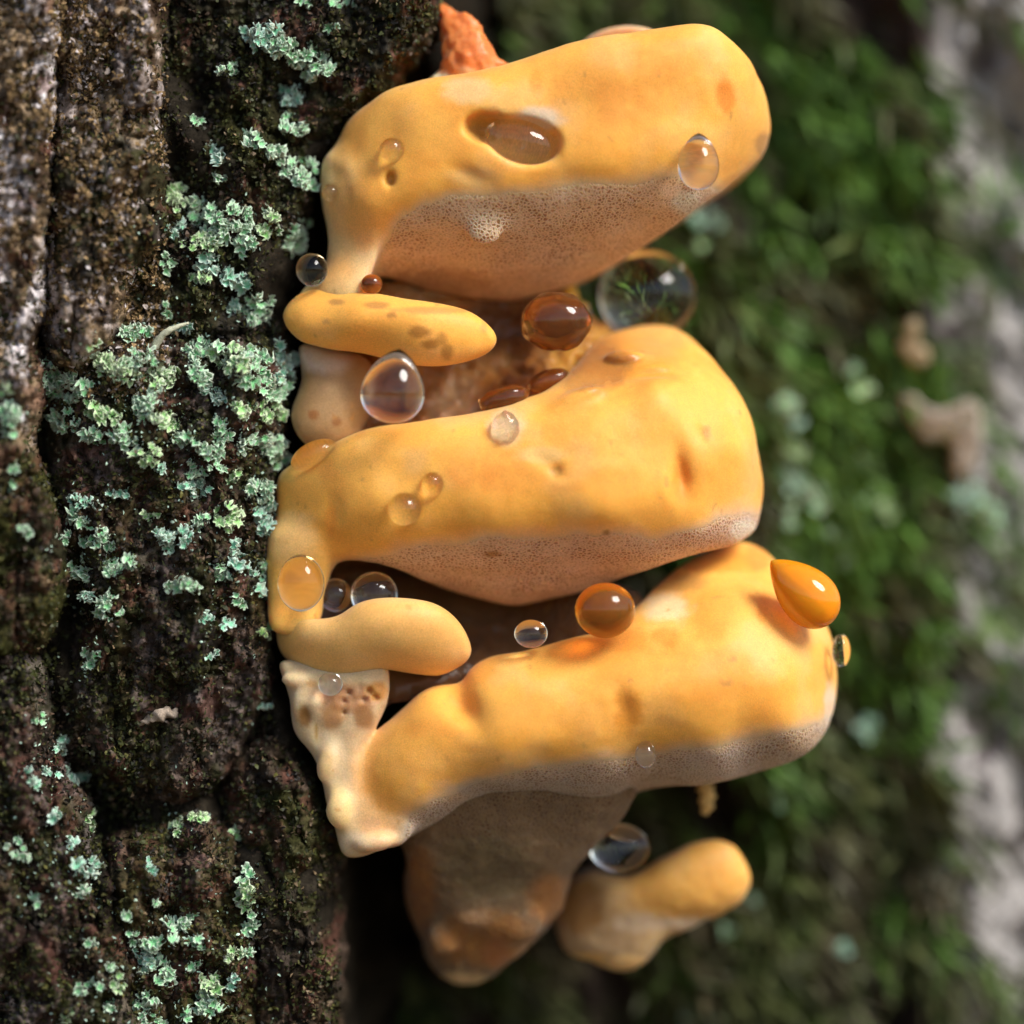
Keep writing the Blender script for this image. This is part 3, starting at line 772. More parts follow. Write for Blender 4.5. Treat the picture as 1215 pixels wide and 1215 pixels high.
# lowest wide bracket with its pale foot and pored stalk
lo = fungus(420, 940, 150, 'lowest wide yellow bracket with grey pored underside and pale foot')
body('cap', dict(seed=15, slabs=[
    dict(poly=[(412, 925), (436, 884), (474, 842), (500, 818), (524, 808), (546, 806), (558, 788), (585, 776), (620, 771), (680, 756), (725, 742), (770, 700), (812, 662), (860, 640), (904, 638), (945, 682), (982, 722), (1000, 768), (1003, 820), (990, 868), (955, 902), (900, 922), (850, 932), (790, 942), (745, 955), (690, 965), (600, 975), (520, 985), (470, 988), (425, 965)],
         front=[(430, 930, 20), (480, 890, 0), (560, 850, -20), (660, 830, -32), (760, 810, -38), (860, 790, -28), (940, 790, 5), (990, 810, 60), (560, 795, 0), (700, 775, -10), (770, 765, -14), (800, 700, 60), (880, 665, 100), (955, 715, 75), (860, 720, 20), (500, 945, 8), (600, 935, 30), (720, 925, 22), (850, 908, 14), (940, 885, 28), (600, 970, 120), (760, 945, 90), (900, 915, 60)],
         line=[(410, 960), (470, 962), (520, 945), (600, 920), (700, 900), (800, 890), (900, 884), (1000, 874)], r=50, r_low=28),
    dict(poly=[(330, 784), (352, 782), (390, 784), (440, 780), (462, 788), (464, 822), (454, 846), (438, 868), (426, 896), (430, 930), (450, 955), (490, 975), (480, 1000), (456, 1006), (436, 1014), (411, 1016), (402, 1000), (398, 980), (386, 940), (372, 900), (350, 868), (345, 825)],
         front=[(345, 810, 30), (390, 840, 24), (440, 822, 20), (385, 880, 30), (400, 950, 26), (450, 995, 26)], r=18, back=180, col=(0.70, 0.52, 0.30), k=26)],
    line=[(300, 1100), (470, 1060), (486, 966), (510, 950), (560, 930), (620, 914), (700, 900), (780, 892), (860, 880), (940, 862), (1010, 840)], pore_col=(0.60, 0.44, 0.33), pore_back=200,
    bumps=[((364, 838, 28), (16, 12, 20), 10, 10), ((388, 905, 30), (13, 12, 24), -15, 10), ((402, 962, 24), (15, 12, 22), 0, 10), ((444, 1000, 24), (22, 12, 10), 8, 10), ((350, 806, 30), (16, 10, 8), 0, 8)],
    pits=[((542, 828, -12), (12, 26, 26), 40, 26), ((740, 840, -50), (9, 14, 24), 14, 12), ((720, 728, -5), (34, 20, 26), 0, 14), ((362, 852, 16), (9, 14, 13), 0, 8), ((376, 870, 20), (3, 8, 14), 0, 5), ((438, 978, 14), (14, 9, 6), 10, 6)] + [((x, y, 14 + 6 * (k % 2)), (4.5, 10, 4.5), 0, 4) for k, (x, y) in enumerate([(402, 818), (414, 822), (426, 816), (438, 820), (450, 816), (408, 832), (420, 832), (432, 830), (396, 842), (408, 846), (384, 826), (446, 828)])],
    spots=[(362, 852, 10, 15, (0.42, 0.20, 0.05), 0.9), (415, 828, 44, 20, (0.52, 0.25, 0.11), 0.7), (396, 850, 22, 18, (0.42, 0.19, 0.06), 0.65), (448, 820, 16, 14, (0.62, 0.28, 0.06), 0.8), (400, 1000, 60, 20, (0.72, 0.56, 0.36), 0.5), (366, 820, 14, 10, (0.62, 0.40, 0.2), 0.5), (385, 905, 12, 22, (0.66, 0.44, 0.18), 0.5), (432, 850, 16, 20, (0.36, 0.16, 0.05), 0.7), (455, 1004, 16, 8, (0.6, 0.36, 0.18), 0.5), (375, 868, 3, 14, (0.5, 0.28, 0.08), 0.8), (400, 960, 26, 36, (0.8, 0.56, 0.22), 0.5), (440, 978, 14, 8, (0.7, 0.4, 0.2), 0.5), (745, 845, 20, 34, (0.72, 0.28, 0.03), 0.8), (790, 755, 20, 14, ORA, 0.55), (740, 760, 40, 16, ORA, 0.4), (850, 668, 60, 14, (0.78, 0.36, 0.05), 0.8, 0.4), (800, 690, 50, 14, (0.62, 0.30, 0.06), 0.6), (905, 720, 10, 20, ORA, 0.45), (560, 800, 40, 18, ORA, 0.3), (985, 845, 10, 40, (0.8, 0.58, 0.4), 0.6), (900, 660, 20, 20, (0.7, 0.3, 0.05), 0.7),
           (640, 935, 140, 16, (0.40, 0.33, 0.28), 0.4), (960, 880, 40, 18, (0.72, 0.48, 0.28), 0.6), (840, 800, 70, 40, ORA, 0.25), (790, 720, 34, 20, (0.9, 0.66, 0.36), 0.6)], stain=0.4), lo)
body('pored_stalk', dict(seed=19, amp=1.1, rough=2.0, h=4, slabs=[dict(poly=[(474, 965), (540, 920), (640, 908), (752, 925), (744, 965), (708, 1010), (676, 1055), (655, 1085), (600, 1105), (540, 1100), (495, 1075), (478, 1030)],
         front=[(500, 980, 70), (600, 955, 50), (720, 940, 55), (560, 1030, 95), (640, 1030, 100), (560, 1085, 140), (640, 1075, 140)], r=40, back=420, col=(0.23, 0.142, 0.068)),  # stalk browns darkened to hold the shade below the bracket
    dict(poly=[(488, 1050), (560, 1045), (650, 1048), (660, 1080), (634, 1116), (600, 1148), (578, 1170), (545, 1177), (514, 1160), (496, 1115)],
         front=[(520, 1090, 160), (580, 1100, 138), (640, 1080, 160), (550, 1155, 172)], r=34, back=430, col=(0.36, 0.16, 0.035), k=50)], line=[(470, 860), (750, 860), (760, 1040), (670, 1064), (600, 1090), (520, 1084), (470, 1050)][:2], pore_col=(0.23, 0.142, 0.068), pore_back=-999,
     spots=[(494, 1060, 30, 60, (0.34, 0.14, 0.03), 0.8), (650, 1066, 30, 34, (0.38, 0.16, 0.035), 0.7), (575, 1115, 70, 40, (0.38, 0.165, 0.035), 0.85, 0.3), (548, 1168, 40, 20, (0.86, 0.60, 0.30), 0.9), (565, 1090, 22, 14, (0.46, 0.28, 0.14), 0.6), (590, 1128, 20, 22, (0.44, 0.16, 0.05), 0.5), (580, 1030, 70, 50, (0.15, 0.11, 0.045), 0.5)],
     bumps=[((560, 1088, 145), (22, 16, 14), 0, 20), ((620, 1100, 150), (26, 18, 16), 20, 20), ((525, 1115, 160), (20, 14, 20), 0, 18)]), lo, PORES)

# small fungus low down
sm = fungus(690, 1100, 230, 'small soft yellow knob of fungus hanging free below the lowest bracket')
body('cap', dict(seed=24, amp=0.9, rough=1.2, h=4, slabs=[dict(poly=[(716, 1060), (735, 1044), (790, 1012), (838, 994), (872, 1000), (893, 1038), (884, 1070), (850, 1092), (800, 1100), (750, 1092), (722, 1078)],
         front=[(740, 1065, 180), (800, 1050, 165), (860, 1035, 165), (820, 1080, 172)], r=44, back=300, taper=0.12, col=(0.90, 0.46, 0.10)),
    dict(poly=[(660, 1062), (700, 1030), (750, 1050), (800, 1085), (818, 1092), (788, 1112), (766, 1140), (738, 1153), (700, 1142), (668, 1132), (656, 1095)],
         front=[(690, 1080, 205), (740, 1090, 192), (790, 1095, 190), (730, 1135, 198)], r=30, back=430, col=(0.40, 0.25, 0.12), k=24)], stain=0.1, scars=0,
     spots=[(740, 1145, 34, 14, (0.84, 0.52, 0.2), 0.7), (690, 1075, 40, 40, (0.28, 0.13, 0.03), 0.8), (700, 1138, 30, 10, (0.75, 0.42, 0.12), 0.6), (820, 1096, 60, 10, (0.70, 0.50, 0.32), 0.7), (760, 1095, 40, 14, (0.56, 0.40, 0.26), 0.6)]), sm)

# orange crust above
oc = tag(empty('crust_fungus', world_pt(float(wx(560, 120)), 120, float(wz(60, 120)))), 'small bumpy orange red crust rising behind the uppermost bracket', 'fungus')
body('crust', dict(seed=28, amp=1.2, rough=6, slabs=[dict(poly=[(512, -6), (535, 8), (560, 18), (580, 45), (592, 70), (625, 85), (600, 110), (540, 112), (505, 104), (524, 70), (520, 30)],
         front=[(530, 30, 70), (560, 55, 55), (585, 85, 60), (520, 95, 60)], r=22, back=420)], col=(0.72, 0.20, 0.045), stain=0.3, stain_col=(0.85, 0.36, 0.12), lighten=0.2, wet=0.4, scars=0, spots=[(515, 98, 30, 14, (0.85, 0.68, 0.42), 0.9), (555, 90, 20, 12, (0.8, 0.5, 0.25), 0.5)]), oc)
# pale rim behind the upper bracket
pr = tag(empty('crust_fungus', world_pt(float(wx(720, 160)), 160, float(wz(55, 160)))), 'pale blunt rim peeping over the top of the uppermost bracket', 'fungus')
body('rim', dict(seed=29, amp=0.6, h=4, slabs=[dict(poly=[(680, 90), (690, 56), (725, 42), (765, 44), (790, 60), (790, 90)], front=[(700, 60, 160), (740, 55, 150), (780, 70, 160)], r=18, back=430)], col=(0.75, 0.62, 0.42), scars=0), pr)

def hit(px, py, default=0.0):
    o = Vector((0, -DC, 0)); d = (Vector((px - 607.5, 0, 607.5 - py)) - o).normalized()
    best = None
    for n, b in BVH:
        r = b.ray_cast(o, d)
        if r[0] is not None and (best is None or r[3] < best[1]): best = (r[0].y, r[3])
    return best[0] if best else default

# ----------------------------------------------------------------- drops
def drop(px, py, rx, rz, mat, label, Y=None, ry=None, sink=0.35, tip=None, tilt=0.0, lump=0.0, seg=40):
    """a hanging or resting drop; tip=(direction degrees, how far) pulls one end to a neck"""
    ry = ry or (rx + rz) / 2
    if Y is None: Y = hit(px, py) - ry * (1 - 2 * sink)
    th = np.linspace(0, math.pi, seg // 2 + 1); ph = np.linspace(0, 2 * math.pi, seg, endpoint=False)
    T, Pp = np.meshgrid(th, ph, indexing='ij')
    x = np.sin(T) * np.cos(Pp); y = np.sin(T) * np.sin(Pp); z = np.cos(T)
    if tip:
        k = sstep(-0.1, 1.0, z)
        w_ = np.sin(T / 2) ** (1.6 * tip[1]) * (1 + 0.22 * tip[1])
        x = x * w_; y = y * w_; z = z * (1 + 0.16 * tip[1] * (z > 0))
    if lump:
        n = 1 + lump * fbm(x * 2.2 + px, y * 2.2, z * 2.2, oct=2, seed=int(px))
        x, y, z = x * n, y * n, z * n
    else:
        n = 1 + 0.012 * fbm(x * 1.3 + px, y * 1.3, z * 1.3, oct=1, seed=int(px))
        x, y, z = x * n, y * n, z * n
    x, y, z = x * rx, y * ry, z * rz
    a = R(tilt)
    x, z = x * math.cos(a) + z * math.sin(a), -x * math.sin(a) + z * math.cos(a)
    nr, nc = T.shape
    V = np.stack([x, y, z], -1).reshape(-1, 3)
    ids = np.arange(nr * nc).reshape(nr, nc)
    F = np.stack([ids[:-1], ids[1:], np.roll(ids, -1, 1)[1:], np.roll(ids, -1, 1)[:-1]], -1).reshape(-1, 4)
    # weld the poles
    V2 = np.concatenate([V[nc - 1:nc], V[nc:(nr - 1) * nc], V[(nr - 1) * nc:(nr - 1) * nc + 1]])
    mp = np.concatenate([np.zeros(nc, int), np.arange(1, (nr - 2) * nc + 1), np.full(nc, (nr - 2) * nc + 1)])
    F = mp[F]
    tri = [tuple(dict.fromkeys(f)) for f in F.tolist()]
    me = bpy.data.meshes.new('liquid_drop')
    me.from_pydata((V2 * U).tolist(), [], tri); me.update()
    me.polygons.foreach_set('use_smooth', np.ones(len(me.polygons), bool))
    o = obj('liquid_drop', me, mat, None, world_pt(float(wx(px, Y)), Y, float(wz(py, Y))))
    return tag(o, label, 'drop', 'liquid drops on the fungus')

drop(392, 229, 11, 11, CLEAR, 'small pale round drop at the attached corner of the uppermost bracket')
drop(370, 320, 19, 20, AMBER, 'dark amber drop wedged between the bark and the pale stem', Y=28)
drop(465, 178, 15, 15, CLEAR, 'small flat drop on the rim just above a brown speck', sink=0.35)
drop(619, 168, 45, 25, CLEAR, 'long clear drop lying in the hollow of the uppermost rim', Y=-16, ry=24, tilt=16)
drop(829, 192, 26, 33, CLEAR, 'clear teardrop hanging from a dimple of the uppermost rim', sink=0.06, tip=(0, 0.22))
drop(467, 459, 41, 43, CLEAR, 'large clear drop hanging under the scratched tongue', Y=-46, ry=38, tip=(0, 0.3), tilt=9)
drop(480, 604, 20, 20, CLEAR, 'round shiny drop beside a smaller one on the middle rim', sink=0.3)
drop(513, 575, 13, 15, AMBER, 'tiny amber drop just above a bigger one on the middle rim', sink=0.3)
drop(600, 508, 17, 20, CLEAR, 'melted looking clear drop sunk in the upper edge of the middle bracket', sink=0.5, lump=0.16)
drop(357, 692, 28, 34, AMBER, 'egg shaped yellow drop standing on the plump ochre tongue', Y=-8, ry=28)
drop(444, 706, 29, 28, CLEAR, 'dim glassy drop in the dark gap over the plump tongue', Y=45, ry=26)
drop(398, 706, 20, 20, CLEAR, 'faint glassy drop in shade beside the egg shaped drop', Y=60)
drop(718, 724, 36, 33, DEEP, 'round deep amber drop under the overhang of the middle bracket', Y=-18, ry=34)
drop(630, 752, 20, 17, CLEAR, 'small clear drop resting in the dark gap beside the deep amber drop', Y=8)
drop(953, 702, 37, 50, ORANGE, 'large glossy orange drop clinging to the outer end of the lowest bracket', Y=18, ry=36, tip=(0, 0.38), tilt=-46)
drop(766, 895, 13, 16, CLEAR, 'short clear icicle drop under the rim of the lowest bracket', sink=-0.15, tip=(0, 0.1))
drop(660, 382, 43, 35, TAWNY, 'lumpy brown drop squeezed between the two upper wide brackets', Y=40, ry=36, lump=0.07)
drop(768, 350, 62, 56, CLEAR, 'big greenish see-through drop behind the gap of the upper brackets', Y=235, ry=60)
drop(735, 1006, 38, 30, CLEAR, 'dark glassy drop above the small free hanging knob', Y=150, ry=30)
drop(392, 812, 15, 14, CLEAR, 'tiny ring like drop below the plump ochre tongue', Y=6)
drop(998, 772, 11, 20, AMBER, 'small amber drop peeking past the outer end of the lowest bracket', Y=70)
drop(372, 540, 30, 16, AMBER, 'flat amber drop where the middle bracket meets the bark', Y=24, tilt=-28)
drop(598, 474, 32, 16, TAWNY, 'wet brown bead at the back edge of the middle rim', Y=36, lump=0.06, tilt=-18)
drop(650, 452, 26, 13, TAWNY, 'slim brown bead on the dark inner flesh', Y=62, lump=0.06, tilt=-22)
drop(441, 337, 13, 12, TAWNY, 'small brown bead in the angle of the pale stem', Y=14)

# ----------------------------------------------------------------- lichens
def squamule(seed, fam):
    """one crinkled lobed lichen leaf, unit radius, solid, paler rim"""
    r_ = np.random.default_rng(seed + 50 * fam)
    n = 34
    a = np.linspace(0, 2 * math.pi, n, endpoint=False)
    k = int(r_.integers(5, 8))
    lob = np.abs(np.sin(a * k / 2 + r_.uniform(0, 6))) ** 0.6
    out = 0.50 + 0.42 * lob + 0.10 * r_.normal(size=n)
    out *= 1 + 0.42 * np.cos(a - r_.uniform(0, 6))
    out = np.clip(out, 0.25, 1.5)
    rings = [0.0, 0.4, 0.72, 0.92, 1.0]
    ruf = r_.uniform(0, 6)
    top = [(0, 0, 0.0)]
    for q in rings[1:]:
        for i in range(n):
            rr = out[i] * q
            zz = 0.30 * q * q * math.sin(a[i] * k + ruf) + 0.38 * q ** 2.5 + 0.09 * r_.normal() * q
            top.append((rr * math.cos(a[i]), rr * math.sin(a[i]), zz))
    top = np.array(top); bot = top - [0, 0, 0.14]; bot[0, 2] -= 0.2
    m = len(top)
    F = []
    for i in range(n):
        j = (i + 1) % n
        F.append((0, 1 + i, 1 + j))
        for g in range(3):
            b0, b1 = 1 + g * n, 1 + (g + 1) * n
            F += [(b0 + i, b1 + i, b1 + j), (b0 + i, b1 + j, b0 + j)]
        b1 = 1 + 3 * n
        F += [(b1 + i, b1 + i + m, b1 + j + m), (b1 + i, b1 + j + m, b1 + j)]
        F += [(m, m + b1 + j, m + b1 + i)]
    V = np.concatenate([top, bot])
    q = np.concatenate([[0.0]] + [[r] * n for r in rings[1:]])
    g = np.array([(0.28, 0.66, 0.31), (0.34, 0.66, 0.23), (0.26, 0.63, 0.40)][fam]) * r_.uniform(0.85, 1.2)
    rim = np.array([(0.84, 0.97, 0.78), (0.85, 0.95, 0.66), (0.80, 0.96, 0.84)][fam])
    t = (sstep(0.45, 1.0, q) * 0.9)[:, None]
    c = np.concatenate([g * (1 - t) + rim * t, np.repeat((np.array([0.6, 0.68, 0.55]))[None], m, 0)])
    me = mesh_from('squamule', V / U, np.array(F), np.clip(c, 0, 1))     # unit mesh, scaled per leaf
    me.materials.append(LICHEN)
    return me
SQ = [[squamule(s, f) for s in range(8)] for f in range(3)]
from mathutils import Quaternion

LAND = [((205, 400), 'near the curved pale stalk'), ((190, 850), 'near the dry leaf scrap'), ((540, 40), 'towards the orange crust'), ((420, 200), 'beside the uppermost bracket'), ((375, 320), 'beside the dark amber drop'), ((350, 385), 'beside the scratched tongue'),
        ((370, 470), 'beside the hanging clear drop'), ((340, 560), 'beside the flat amber drop'), ((330, 620), 'beside the middle bracket'), ((335, 692), 'beside the egg shaped drop'), ((330, 770), 'beside the plump ochre tongue'), ((400, 990), 'towards the pale foot'),
        ((190, 940), 'by the black hole'), ((40, 640), 'by the olive bark lump'), ((120, 250), 'by the brown column'), ((20, 480), 'under the grey column'), ((1115, 510), 'near the pale splinter'), ((1080, 405), 'near the yellow wood chip'),
        ((955, 705), 'near the glossy orange drop'), ((900, 560), 'behind the middle bracket'), ((860, 240), 'behind the uppermost bracket'), ((990, 850), 'behind the lowest bracket'), ((880, 1040), 'behind the small yellow knob')]

def lichen(px, py, w, h, ang, surf, group, fam):
    Yc = float(bark_Y(px, py)[0])
    root = empty('lichen', world_pt(float(wx(px, Yc)), Yc, float(wz(py, Yc))))
    size = (4.2, 7.5) if w * h < 500 else (5.0, 9.5)
    near = min(LAND, key=lambda l: math.hypot(l[0][0] - px, l[0][1] - py))[1]
    asp = w / h
    form = 'long' if asp > 1.75 else ('upright' if asp < 0.75 else 'round')
    big = 'tiny' if w * h < 280 else ('small' if w * h < 620 else ('medium' if w * h < 1150 else 'broad'))
    hue = ('mint green', 'yellowish green', 'blue green')[fam]
    tag(root, f'{big} {form} {hue} lichen on {surf} {near}', 'lichen', group)
    n = int(np.clip(w * h / 54, 4, 26))
    ca, sa = math.cos(R(ang)), math.sin(R(ang))
    for i in range(n):
        rr, t = math.sqrt(rng.uniform(0, 1)), rng.uniform(0, 2 * math.pi)
        lx, ly = 0.5 * w * rr * math.cos(t), 0.5 * h * rr * math.sin(t)
        qx, qy = px + lx * ca + ly * sa, py - lx * sa + ly * ca
        Y = float(bark_Y(qx, qy)[0])
        Y = min(max(Y, Yc - 40), Yc + 25) - (4 if 'far' not in surf else 26)
        o = bpy.data.objects.new('squamule', SQ[fam][rng.integers(8)])
        C.objects.link(o); o.parent = root
        o.location = world_pt(float(wx(qx, Y)), Y, float(wz(qy, Y))) - root.location
        nrm = Vector((rng.normal() * 0.5 + 0.15, -0.9, 0.45 + rng.normal() * 0.5)).normalized()
        o.rotation_mode = 'QUATERNION'
        o.rotation_quaternion = nrm.to_track_quat('Z', 'Y') @ Quaternion((0, 0, 1), rng.uniform(0, 6.28))
        s = rng.uniform(*size) * U
        o.scale = (s, s, s * rng.uniform(0.8, 1.7))
    return root

G_TOP = [(310, 45, 50, 30, -10), (345, 60, 55, 35, -20), (375, 75, 35, 45, 0), (272, 82, 25, 20, 0), (345, 115, 35, 22, 0), (345, 148, 35, 22, 0), (228, 142, 22, 9, -10), (305, 170, 40, 14, -30), (255, 185, 20, 25, 0), (335, 192, 42, 20, -40), (362, 208, 28, 38, 0),
         (261, 210, 9, 16, 40), (362, 4, 15, 8, 0), (405, 4, 34, 14, 0), (392, 30, 14, 8, 0)]
G_UP = [(215, 240, 40, 28, -30), (242, 252, 42, 30, -25), (262, 272, 48, 24, 20), (206, 272, 20, 18, 0), (286, 258, 24, 34, 0), (320, 268, 28, 34, 0), (346, 288, 34, 34, -20), (235, 288, 42, 18, 0), (288, 292, 30, 28, 0), (246, 312, 30, 28, 30), (240, 332, 30, 14, -20), (280, 332, 40, 18, -30), (340, 346, 40, 22, 0), (305, 368, 34, 44, 0), (276, 366, 20, 18, 0), (363, 262, 12, 10, 0), (198, 312, 16, 22, 0), (196, 368, 12, 16, 0)]
G_MID = [(55, 452, 34, 42, 0), (85, 462, 50, 32, 0), (118, 420, 20, 34, 30), (140, 438, 50, 26, -10), (165, 430, 34, 34, 0), (192, 446, 40, 28, -10), (160, 396, 30, 20, 0), (216, 392, 26, 14, 0), (75, 500, 40, 28, 0), (115, 486, 30, 20, -20), (125, 516, 60, 20, 0), (156, 521, 26, 20, 0), (175, 480, 36, 38, -40), (196, 502, 40, 22, -40), (216, 522, 36, 16, -35), (135, 496, 12, 24, 0), (175, 542, 30, 22, 0), (190, 558, 15, 15, 0),
         (245, 415, 40, 28, 0), (272, 425, 50, 28, -10), (302, 438, 40, 46, 0), (338, 430, 34, 48, 0), (235, 442, 24, 38, 30), (252, 466, 40, 16, -35), (290, 486, 30, 22, 0), (320, 490, 38, 26, 0), (325, 460, 34, 28, 0), (262, 512, 18, 30, 30), (310, 526, 54, 24, 0), (330, 542, 20, 28, 0), (250, 540, 36, 18, 0), (256, 558, 36, 13, -10), (225, 560, 20, 20, 0), (230, 581, 36, 18, 0), (275, 566, 20, 14, 0), (306, 582, 38, 28, -20), (316, 612, 28, 56, 0), (270, 612, 28, 34, 0), (240, 621, 24, 16, 0), (206, 642, 38, 32, 0)]
G_LOW = [(140, 586, 30, 12, -15), (98, 596, 36, 12, -15), (94, 616, 34, 16, -35), (116, 641, 40, 20, -10), (75, 640, 24, 14, 0), (95, 676, 30, 26, 0), (136, 671, 44, 18, 10), (180, 611, 20, 12, 0), (276, 656, 18, 34, 20), (296, 676, 20, 14, 0), (266, 681, 28, 20, 0), (315, 671, 18, 18, 0), (216, 696, 34, 18, -10), (286, 711, 18, 18, 0), (314, 701, 22, 34, 0), (106, 706, 24, 14, 0), (131, 721, 30, 26, -30), (245, 738, 20, 10, -20), (265, 742, 20, 16, 0), (250, 776, 22, 10, 0), (315, 752, 12, 20, 0), (108, 780, 28, 20, 0), (314, 840, 18, 12, 0)]
G_SIDE = [(6, 500, 40, 40, 0), (6, 466, 20, 18, 0), (31, 628, 18, 10, 0), (14, 556, 10, 8, 0), (13, 573, 10, 8, 0)]
G_FOOT = [(70, 886, 20, 22, 0), (60, 918, 16, 14, 0), (40, 922, 20, 24, 0), (86, 922, 30, 18, -20), (46, 850, 20, 14, 0), (20, 1006, 22, 20, 0), (28, 1019, 20, 12, 0), (66, 970, 15, 13, 0), (105, 976, 14, 24, 0), (85, 1000, 12, 16, 0), (104, 1029, 28, 18, 10), (97, 1060, 15, 12, 0), (45, 1070, 18, 14, -40), (110, 1119, 14, 18, 0), (156, 1112, 15, 20, 0), (170, 1136, 32, 20, -20), (130, 1146, 14, 12, 0), (102, 1171, 34, 14, 0), (140, 1166, 22, 18, 0), (80, 1206, 14, 13, 0), (130, 1196, 13, 24, 0), (150, 1090, 12, 12, 0)]
G_RIDGE = [(212, 978, 20, 18, 0), (231, 968, 26, 16, 0), (279, 990, 16, 18, 0), (178, 1026, 14, 14, 0), (290, 1040, 16, 26, 0), (290, 1066, 20, 28, 0), (296, 1096, 18, 28, 0), (186, 1071, 10, 14, 0), (215, 1094, 34, 20, 20), (190, 1119, 40, 14, 0), (235, 1120, 24, 14, -20), (278, 1133, 18, 14, 0), (293, 1131, 12, 10, 0), (186, 1152, 38, 28, -20), (230, 1148, 18, 12, 0), (250, 1172, 24, 28, -30), (276, 1166, 14, 22, 0), (246, 1193, 28, 22, 0), (220, 1206, 20, 12, 0), (170, 1192, 28, 28, 0), (178, 1211, 38, 12, 0)]
G_BACK = [(838, 262, 32, 22, 0), (828, 296, 18, 16, 0), (1022, 462, 26, 16, 0), (1014, 440, 14, 12, 0), (932, 486, 24, 26, 0), (946, 506, 20, 20, 0), (940, 536, 34, 16, 20), (938, 566, 26, 22, 0), (968, 592, 22, 28, 0), (936, 604, 16, 18, 0), (938, 624, 12, 10, 0), (1014, 594, 32, 16, -20), (1050, 607, 22, 18, 0), (982, 636, 16, 13, 0), (1000, 666, 16, 12, 0), (1030, 866, 24, 22, 0), (1150, 590, 40, 22, 0), (1178, 606, 22, 26, 0), (1048, 745, 13, 10, 0), (920, 956, 12, 24, 0), (893, 1070, 14, 12, 0), (866, 1106, 18, 20, 0), (870, 1166, 18, 14, 0), (842, 1180, 14, 22, 0), (1000, 1126, 14, 14, 0), (846, 1206, 24, 16, 0), (816, 1208, 12, 10, 0)]
def lichens(lst, surf, group, fams):
    for (x, y, w, h, a) in lst:
        lichen(x, y, w, h, a, surf, group, int(rng.choice(3, p=fams)))
lichens(G_TOP, 'the upper black bark', 'lichens on the top black bark', (.7, .1, .2))
lichens(G_UP, 'the black bark', 'lichens beside the pale stem', (.55, .25, .2))
lichens(G_MID, 'the big bark plate', 'lichens on the big bark plate', (.5, .3, .2))
lichens(G_LOW, 'the big bark plate', 'lichens on the lower part of the big plate', (.5, .05, .45))
lichens(G_SIDE, 'bark', 'lichens by the olive lump', (.6, .1, .3))
lichens(G_FOOT, 'the reddish bark plate', 'lichens on the reddish bark plate', (.5, .1, .4))
lichens(G_RIDGE, 'the low brown ridge', 'lichens on the low bark ridge', (.5, .3, .2))
lichens(G_BACK, 'the far mossy trunk', 'lichens on the far mossy trunk', (.6, .1, .3))

# look-alikes that share a description are told apart by height on the trunk
same = {}
for o in C.objects:
    if o.parent is None and o.name.startswith('lichen') and o.get('label'): same.setdefault(o['label'], []).append(o)
for lab, os_ in same.items():
    words = {2: ('higher', 'lower'), 3: ('highest', 'middlemost', 'lowest')}.get(len(os_))
    if words:
        for w_, o in zip(words, sorted(os_, key=lambda q: -q.location.z)): o['label'] = w_ + ' ' + lab

# lichen grains too small to count
allp = np.array([p[:2] for p in G_MID + G_LOW + G_UP + G_FOOT + G_RIDGE], float)
k = rng.integers(len(allp), size=1500)
px = allp[k, 0] + rng.normal(size=1500) * 24; py = allp[k, 1] + rng.normal(size=1500) * 24
ok = (px < edge_x(py) - 8) & (px > -20); px, py = px[ok], py[ok]
Y = bark_Y(px, py) - 2
cc = np.array([0.56, 0.76, 0.60]) * rng.uniform(0.6, 1.2, (len(px), 1))
V, F, cc = flakes(len(px), px, py, Y, rng.uniform(2, 4.5, len(px)), cc)
tag(obj('lichen_grains', mesh_from('lichen_grains', V, F, cc, smooth=False), LICHEN, tree, TR_OFF), kind='stuff')

# ----------------------------------------------------------------- small litter
def tube(name, pts, rad, col, mat, seg=8, wob=0.0, seed=0):
    """tapered tube through (px,py,Y) points, smoothed"""
    P = np.array([(float(wx(a, c)), c, float(wz(b, c))) for a, b, c in pts]); rad = np.asarray(rad, float)
    t = np.linspace(0, 1, len(P)); tt = np.linspace(0, 1, len(P) * 5)
    Q = np.stack([np.interp(tt, t, P[:, i]) for i in range(3)], -1); rr = np.interp(tt, t, rad)
    for _ in range(3): Q[1:-1] = (Q[:-2] + 2 * Q[1:-1] + Q[2:]) / 4
    V = []
    for i in range(len(Q)):
        d = Q[min(i + 1, len(Q) - 1)] - Q[max(i - 1, 0)]; d /= np.linalg.norm(d)
        u = np.cross(d, [0, 1, 0.01]); u /= np.linalg.norm(u); v = np.cross(d, u)
        for s in range(seg):
            a = 2 * math.pi * s / seg
            r = rr[i] * (1 + wob * float(vnoise(np.array([i * 0.7]), np.array([s * 0.9]), seed=seed)[0]))
            V.append(Q[i] + (u * math.cos(a) + v * math.sin(a)) * r)
    V.append(Q[0]); V.append(Q[-1])
    F = []
    n = len(Q)
    for i in range(n - 1):
        for s in range(seg):
            a, b = i * seg + s, i * seg + (s + 1) % seg
            F += [(a, b, b + seg), (a, b + seg, a + seg)]
    for s in range(seg):
        F += [(n * seg, (s + 1) % seg, s), (n * seg + 1, (n - 1) * seg + s, (n - 1) * seg + (s + 1) % seg)]
    V = np.array(V)
    ctr = V.mean(0)
    c = np.array(col) * (1 + 0.25 * fbm(V[:, 0] / 9, V[:, 1] / 9, V[:, 2] / 9, oct=2, seed=seed))[:, None]
    return obj(name, mesh_from(name, V - ctr, np.array(F), np.clip(c, 0, 1)), mat, None, world_pt(*ctr))

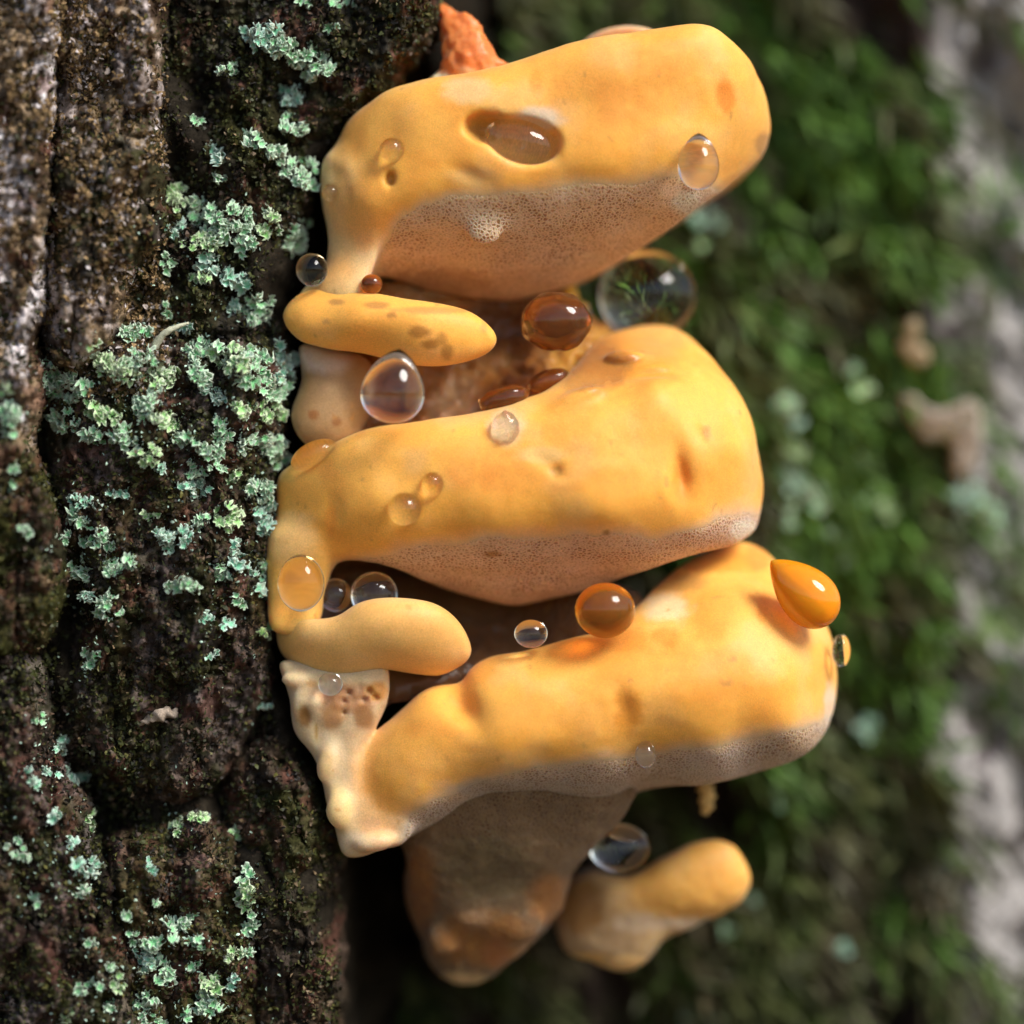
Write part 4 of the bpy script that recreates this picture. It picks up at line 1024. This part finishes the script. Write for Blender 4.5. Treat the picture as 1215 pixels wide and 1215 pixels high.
b = float(bark_Y(183, 415)[0])
tag(tube('lichen_stalk', [(180, 424, b), (184, 410, b - 8), (194, 396, b - 14), (208, 388, b - 17), (224, 383, b - 14)], [4.5, 4.6, 4.0, 3.2, 1.6], (0.56, 0.56, 0.40), LICHEN, wob=0.3), 'curved pale stalk sprouting from the lichen on the bark', 'lichen')
b = float(bark_Y(190, 852)[0])
tag(tube('leaf_fragment', [(165, 860, b - 2), (178, 853, b - 8), (192, 847, b - 10), (206, 848, b - 8), (209, 840, b - 4)], [1.5, 5, 7.5, 6, 2], (0.42, 0.33, 0.25), LITTER, wob=0.6, seed=4), 'crumpled dry leaf scrap lying on the lower bark plate', 'leaf')
b = float(trunk_front(np.array([500.0]), np.array([100.0]))[0])
def scrap(name, poly, Y, r, col, label, cat, seed, part):
    ctr = np.mean(poly, 0)
    t = tag(empty(name, world_pt(float(wx(ctr[0], Y)), Y, float(wz(ctr[1], Y)))), label, cat)
    body(part, dict(seed=seed, amp=0.8, rough=5, h=3.5, scars=0, lighten=0, stain=0.4, stain_col=(0.30, 0.22, 0.15), col=col, slabs=[dict(poly=[(x * (DC + Y) / DC + 607.5 * (1 - (DC + Y) / DC), y * (DC + Y) / DC + 607.5 * (1 - (DC + Y) / DC)) for x, y in poly], edge=0, front=[(ctr[0] - 10, ctr[1], Y), (ctr[0] + 10, ctr[1], Y - 6), (ctr[0], ctr[1] + 10, Y)], r=r, back=Y + 90, taper=0)]), t, LITTER)
scrap('wood_splinter', [(1066, 468), (1082, 470), (1104, 486), (1128, 484), (1150, 474), (1161, 498), (1158, 542), (1144, 568), (1132, 556), (1134, 528), (1116, 520), (1098, 524), (1080, 504)], float(bark_Y(1115, 510)[0]) - 34, 4, (0.50, 0.44, 0.36), 'pale hooked wood splinter stuck on the far mossy trunk', 'wood', 41, 'splinter_body')
scrap('wood_chip', [(1072, 378), (1090, 384), (1088, 404), (1102, 424), (1086, 436), (1074, 420), (1064, 412), (1074, 398)], float(bark_Y(1082, 408)[0]) - 26, 4, (0.44, 0.35, 0.20), 'pale yellow wood chip above the hooked splinter', 'wood', 43, 'chip_body')
tag(tube('fungus_scrap', [(832, 926, 190), (840, 945, 186), (836, 966, 190)], [9, 10, 5], (0.72, 0.46, 0.16), LITTER, wob=0.5, seed=9), 'pale orange fungus scrap hanging under the lowest bracket', 'fungus')
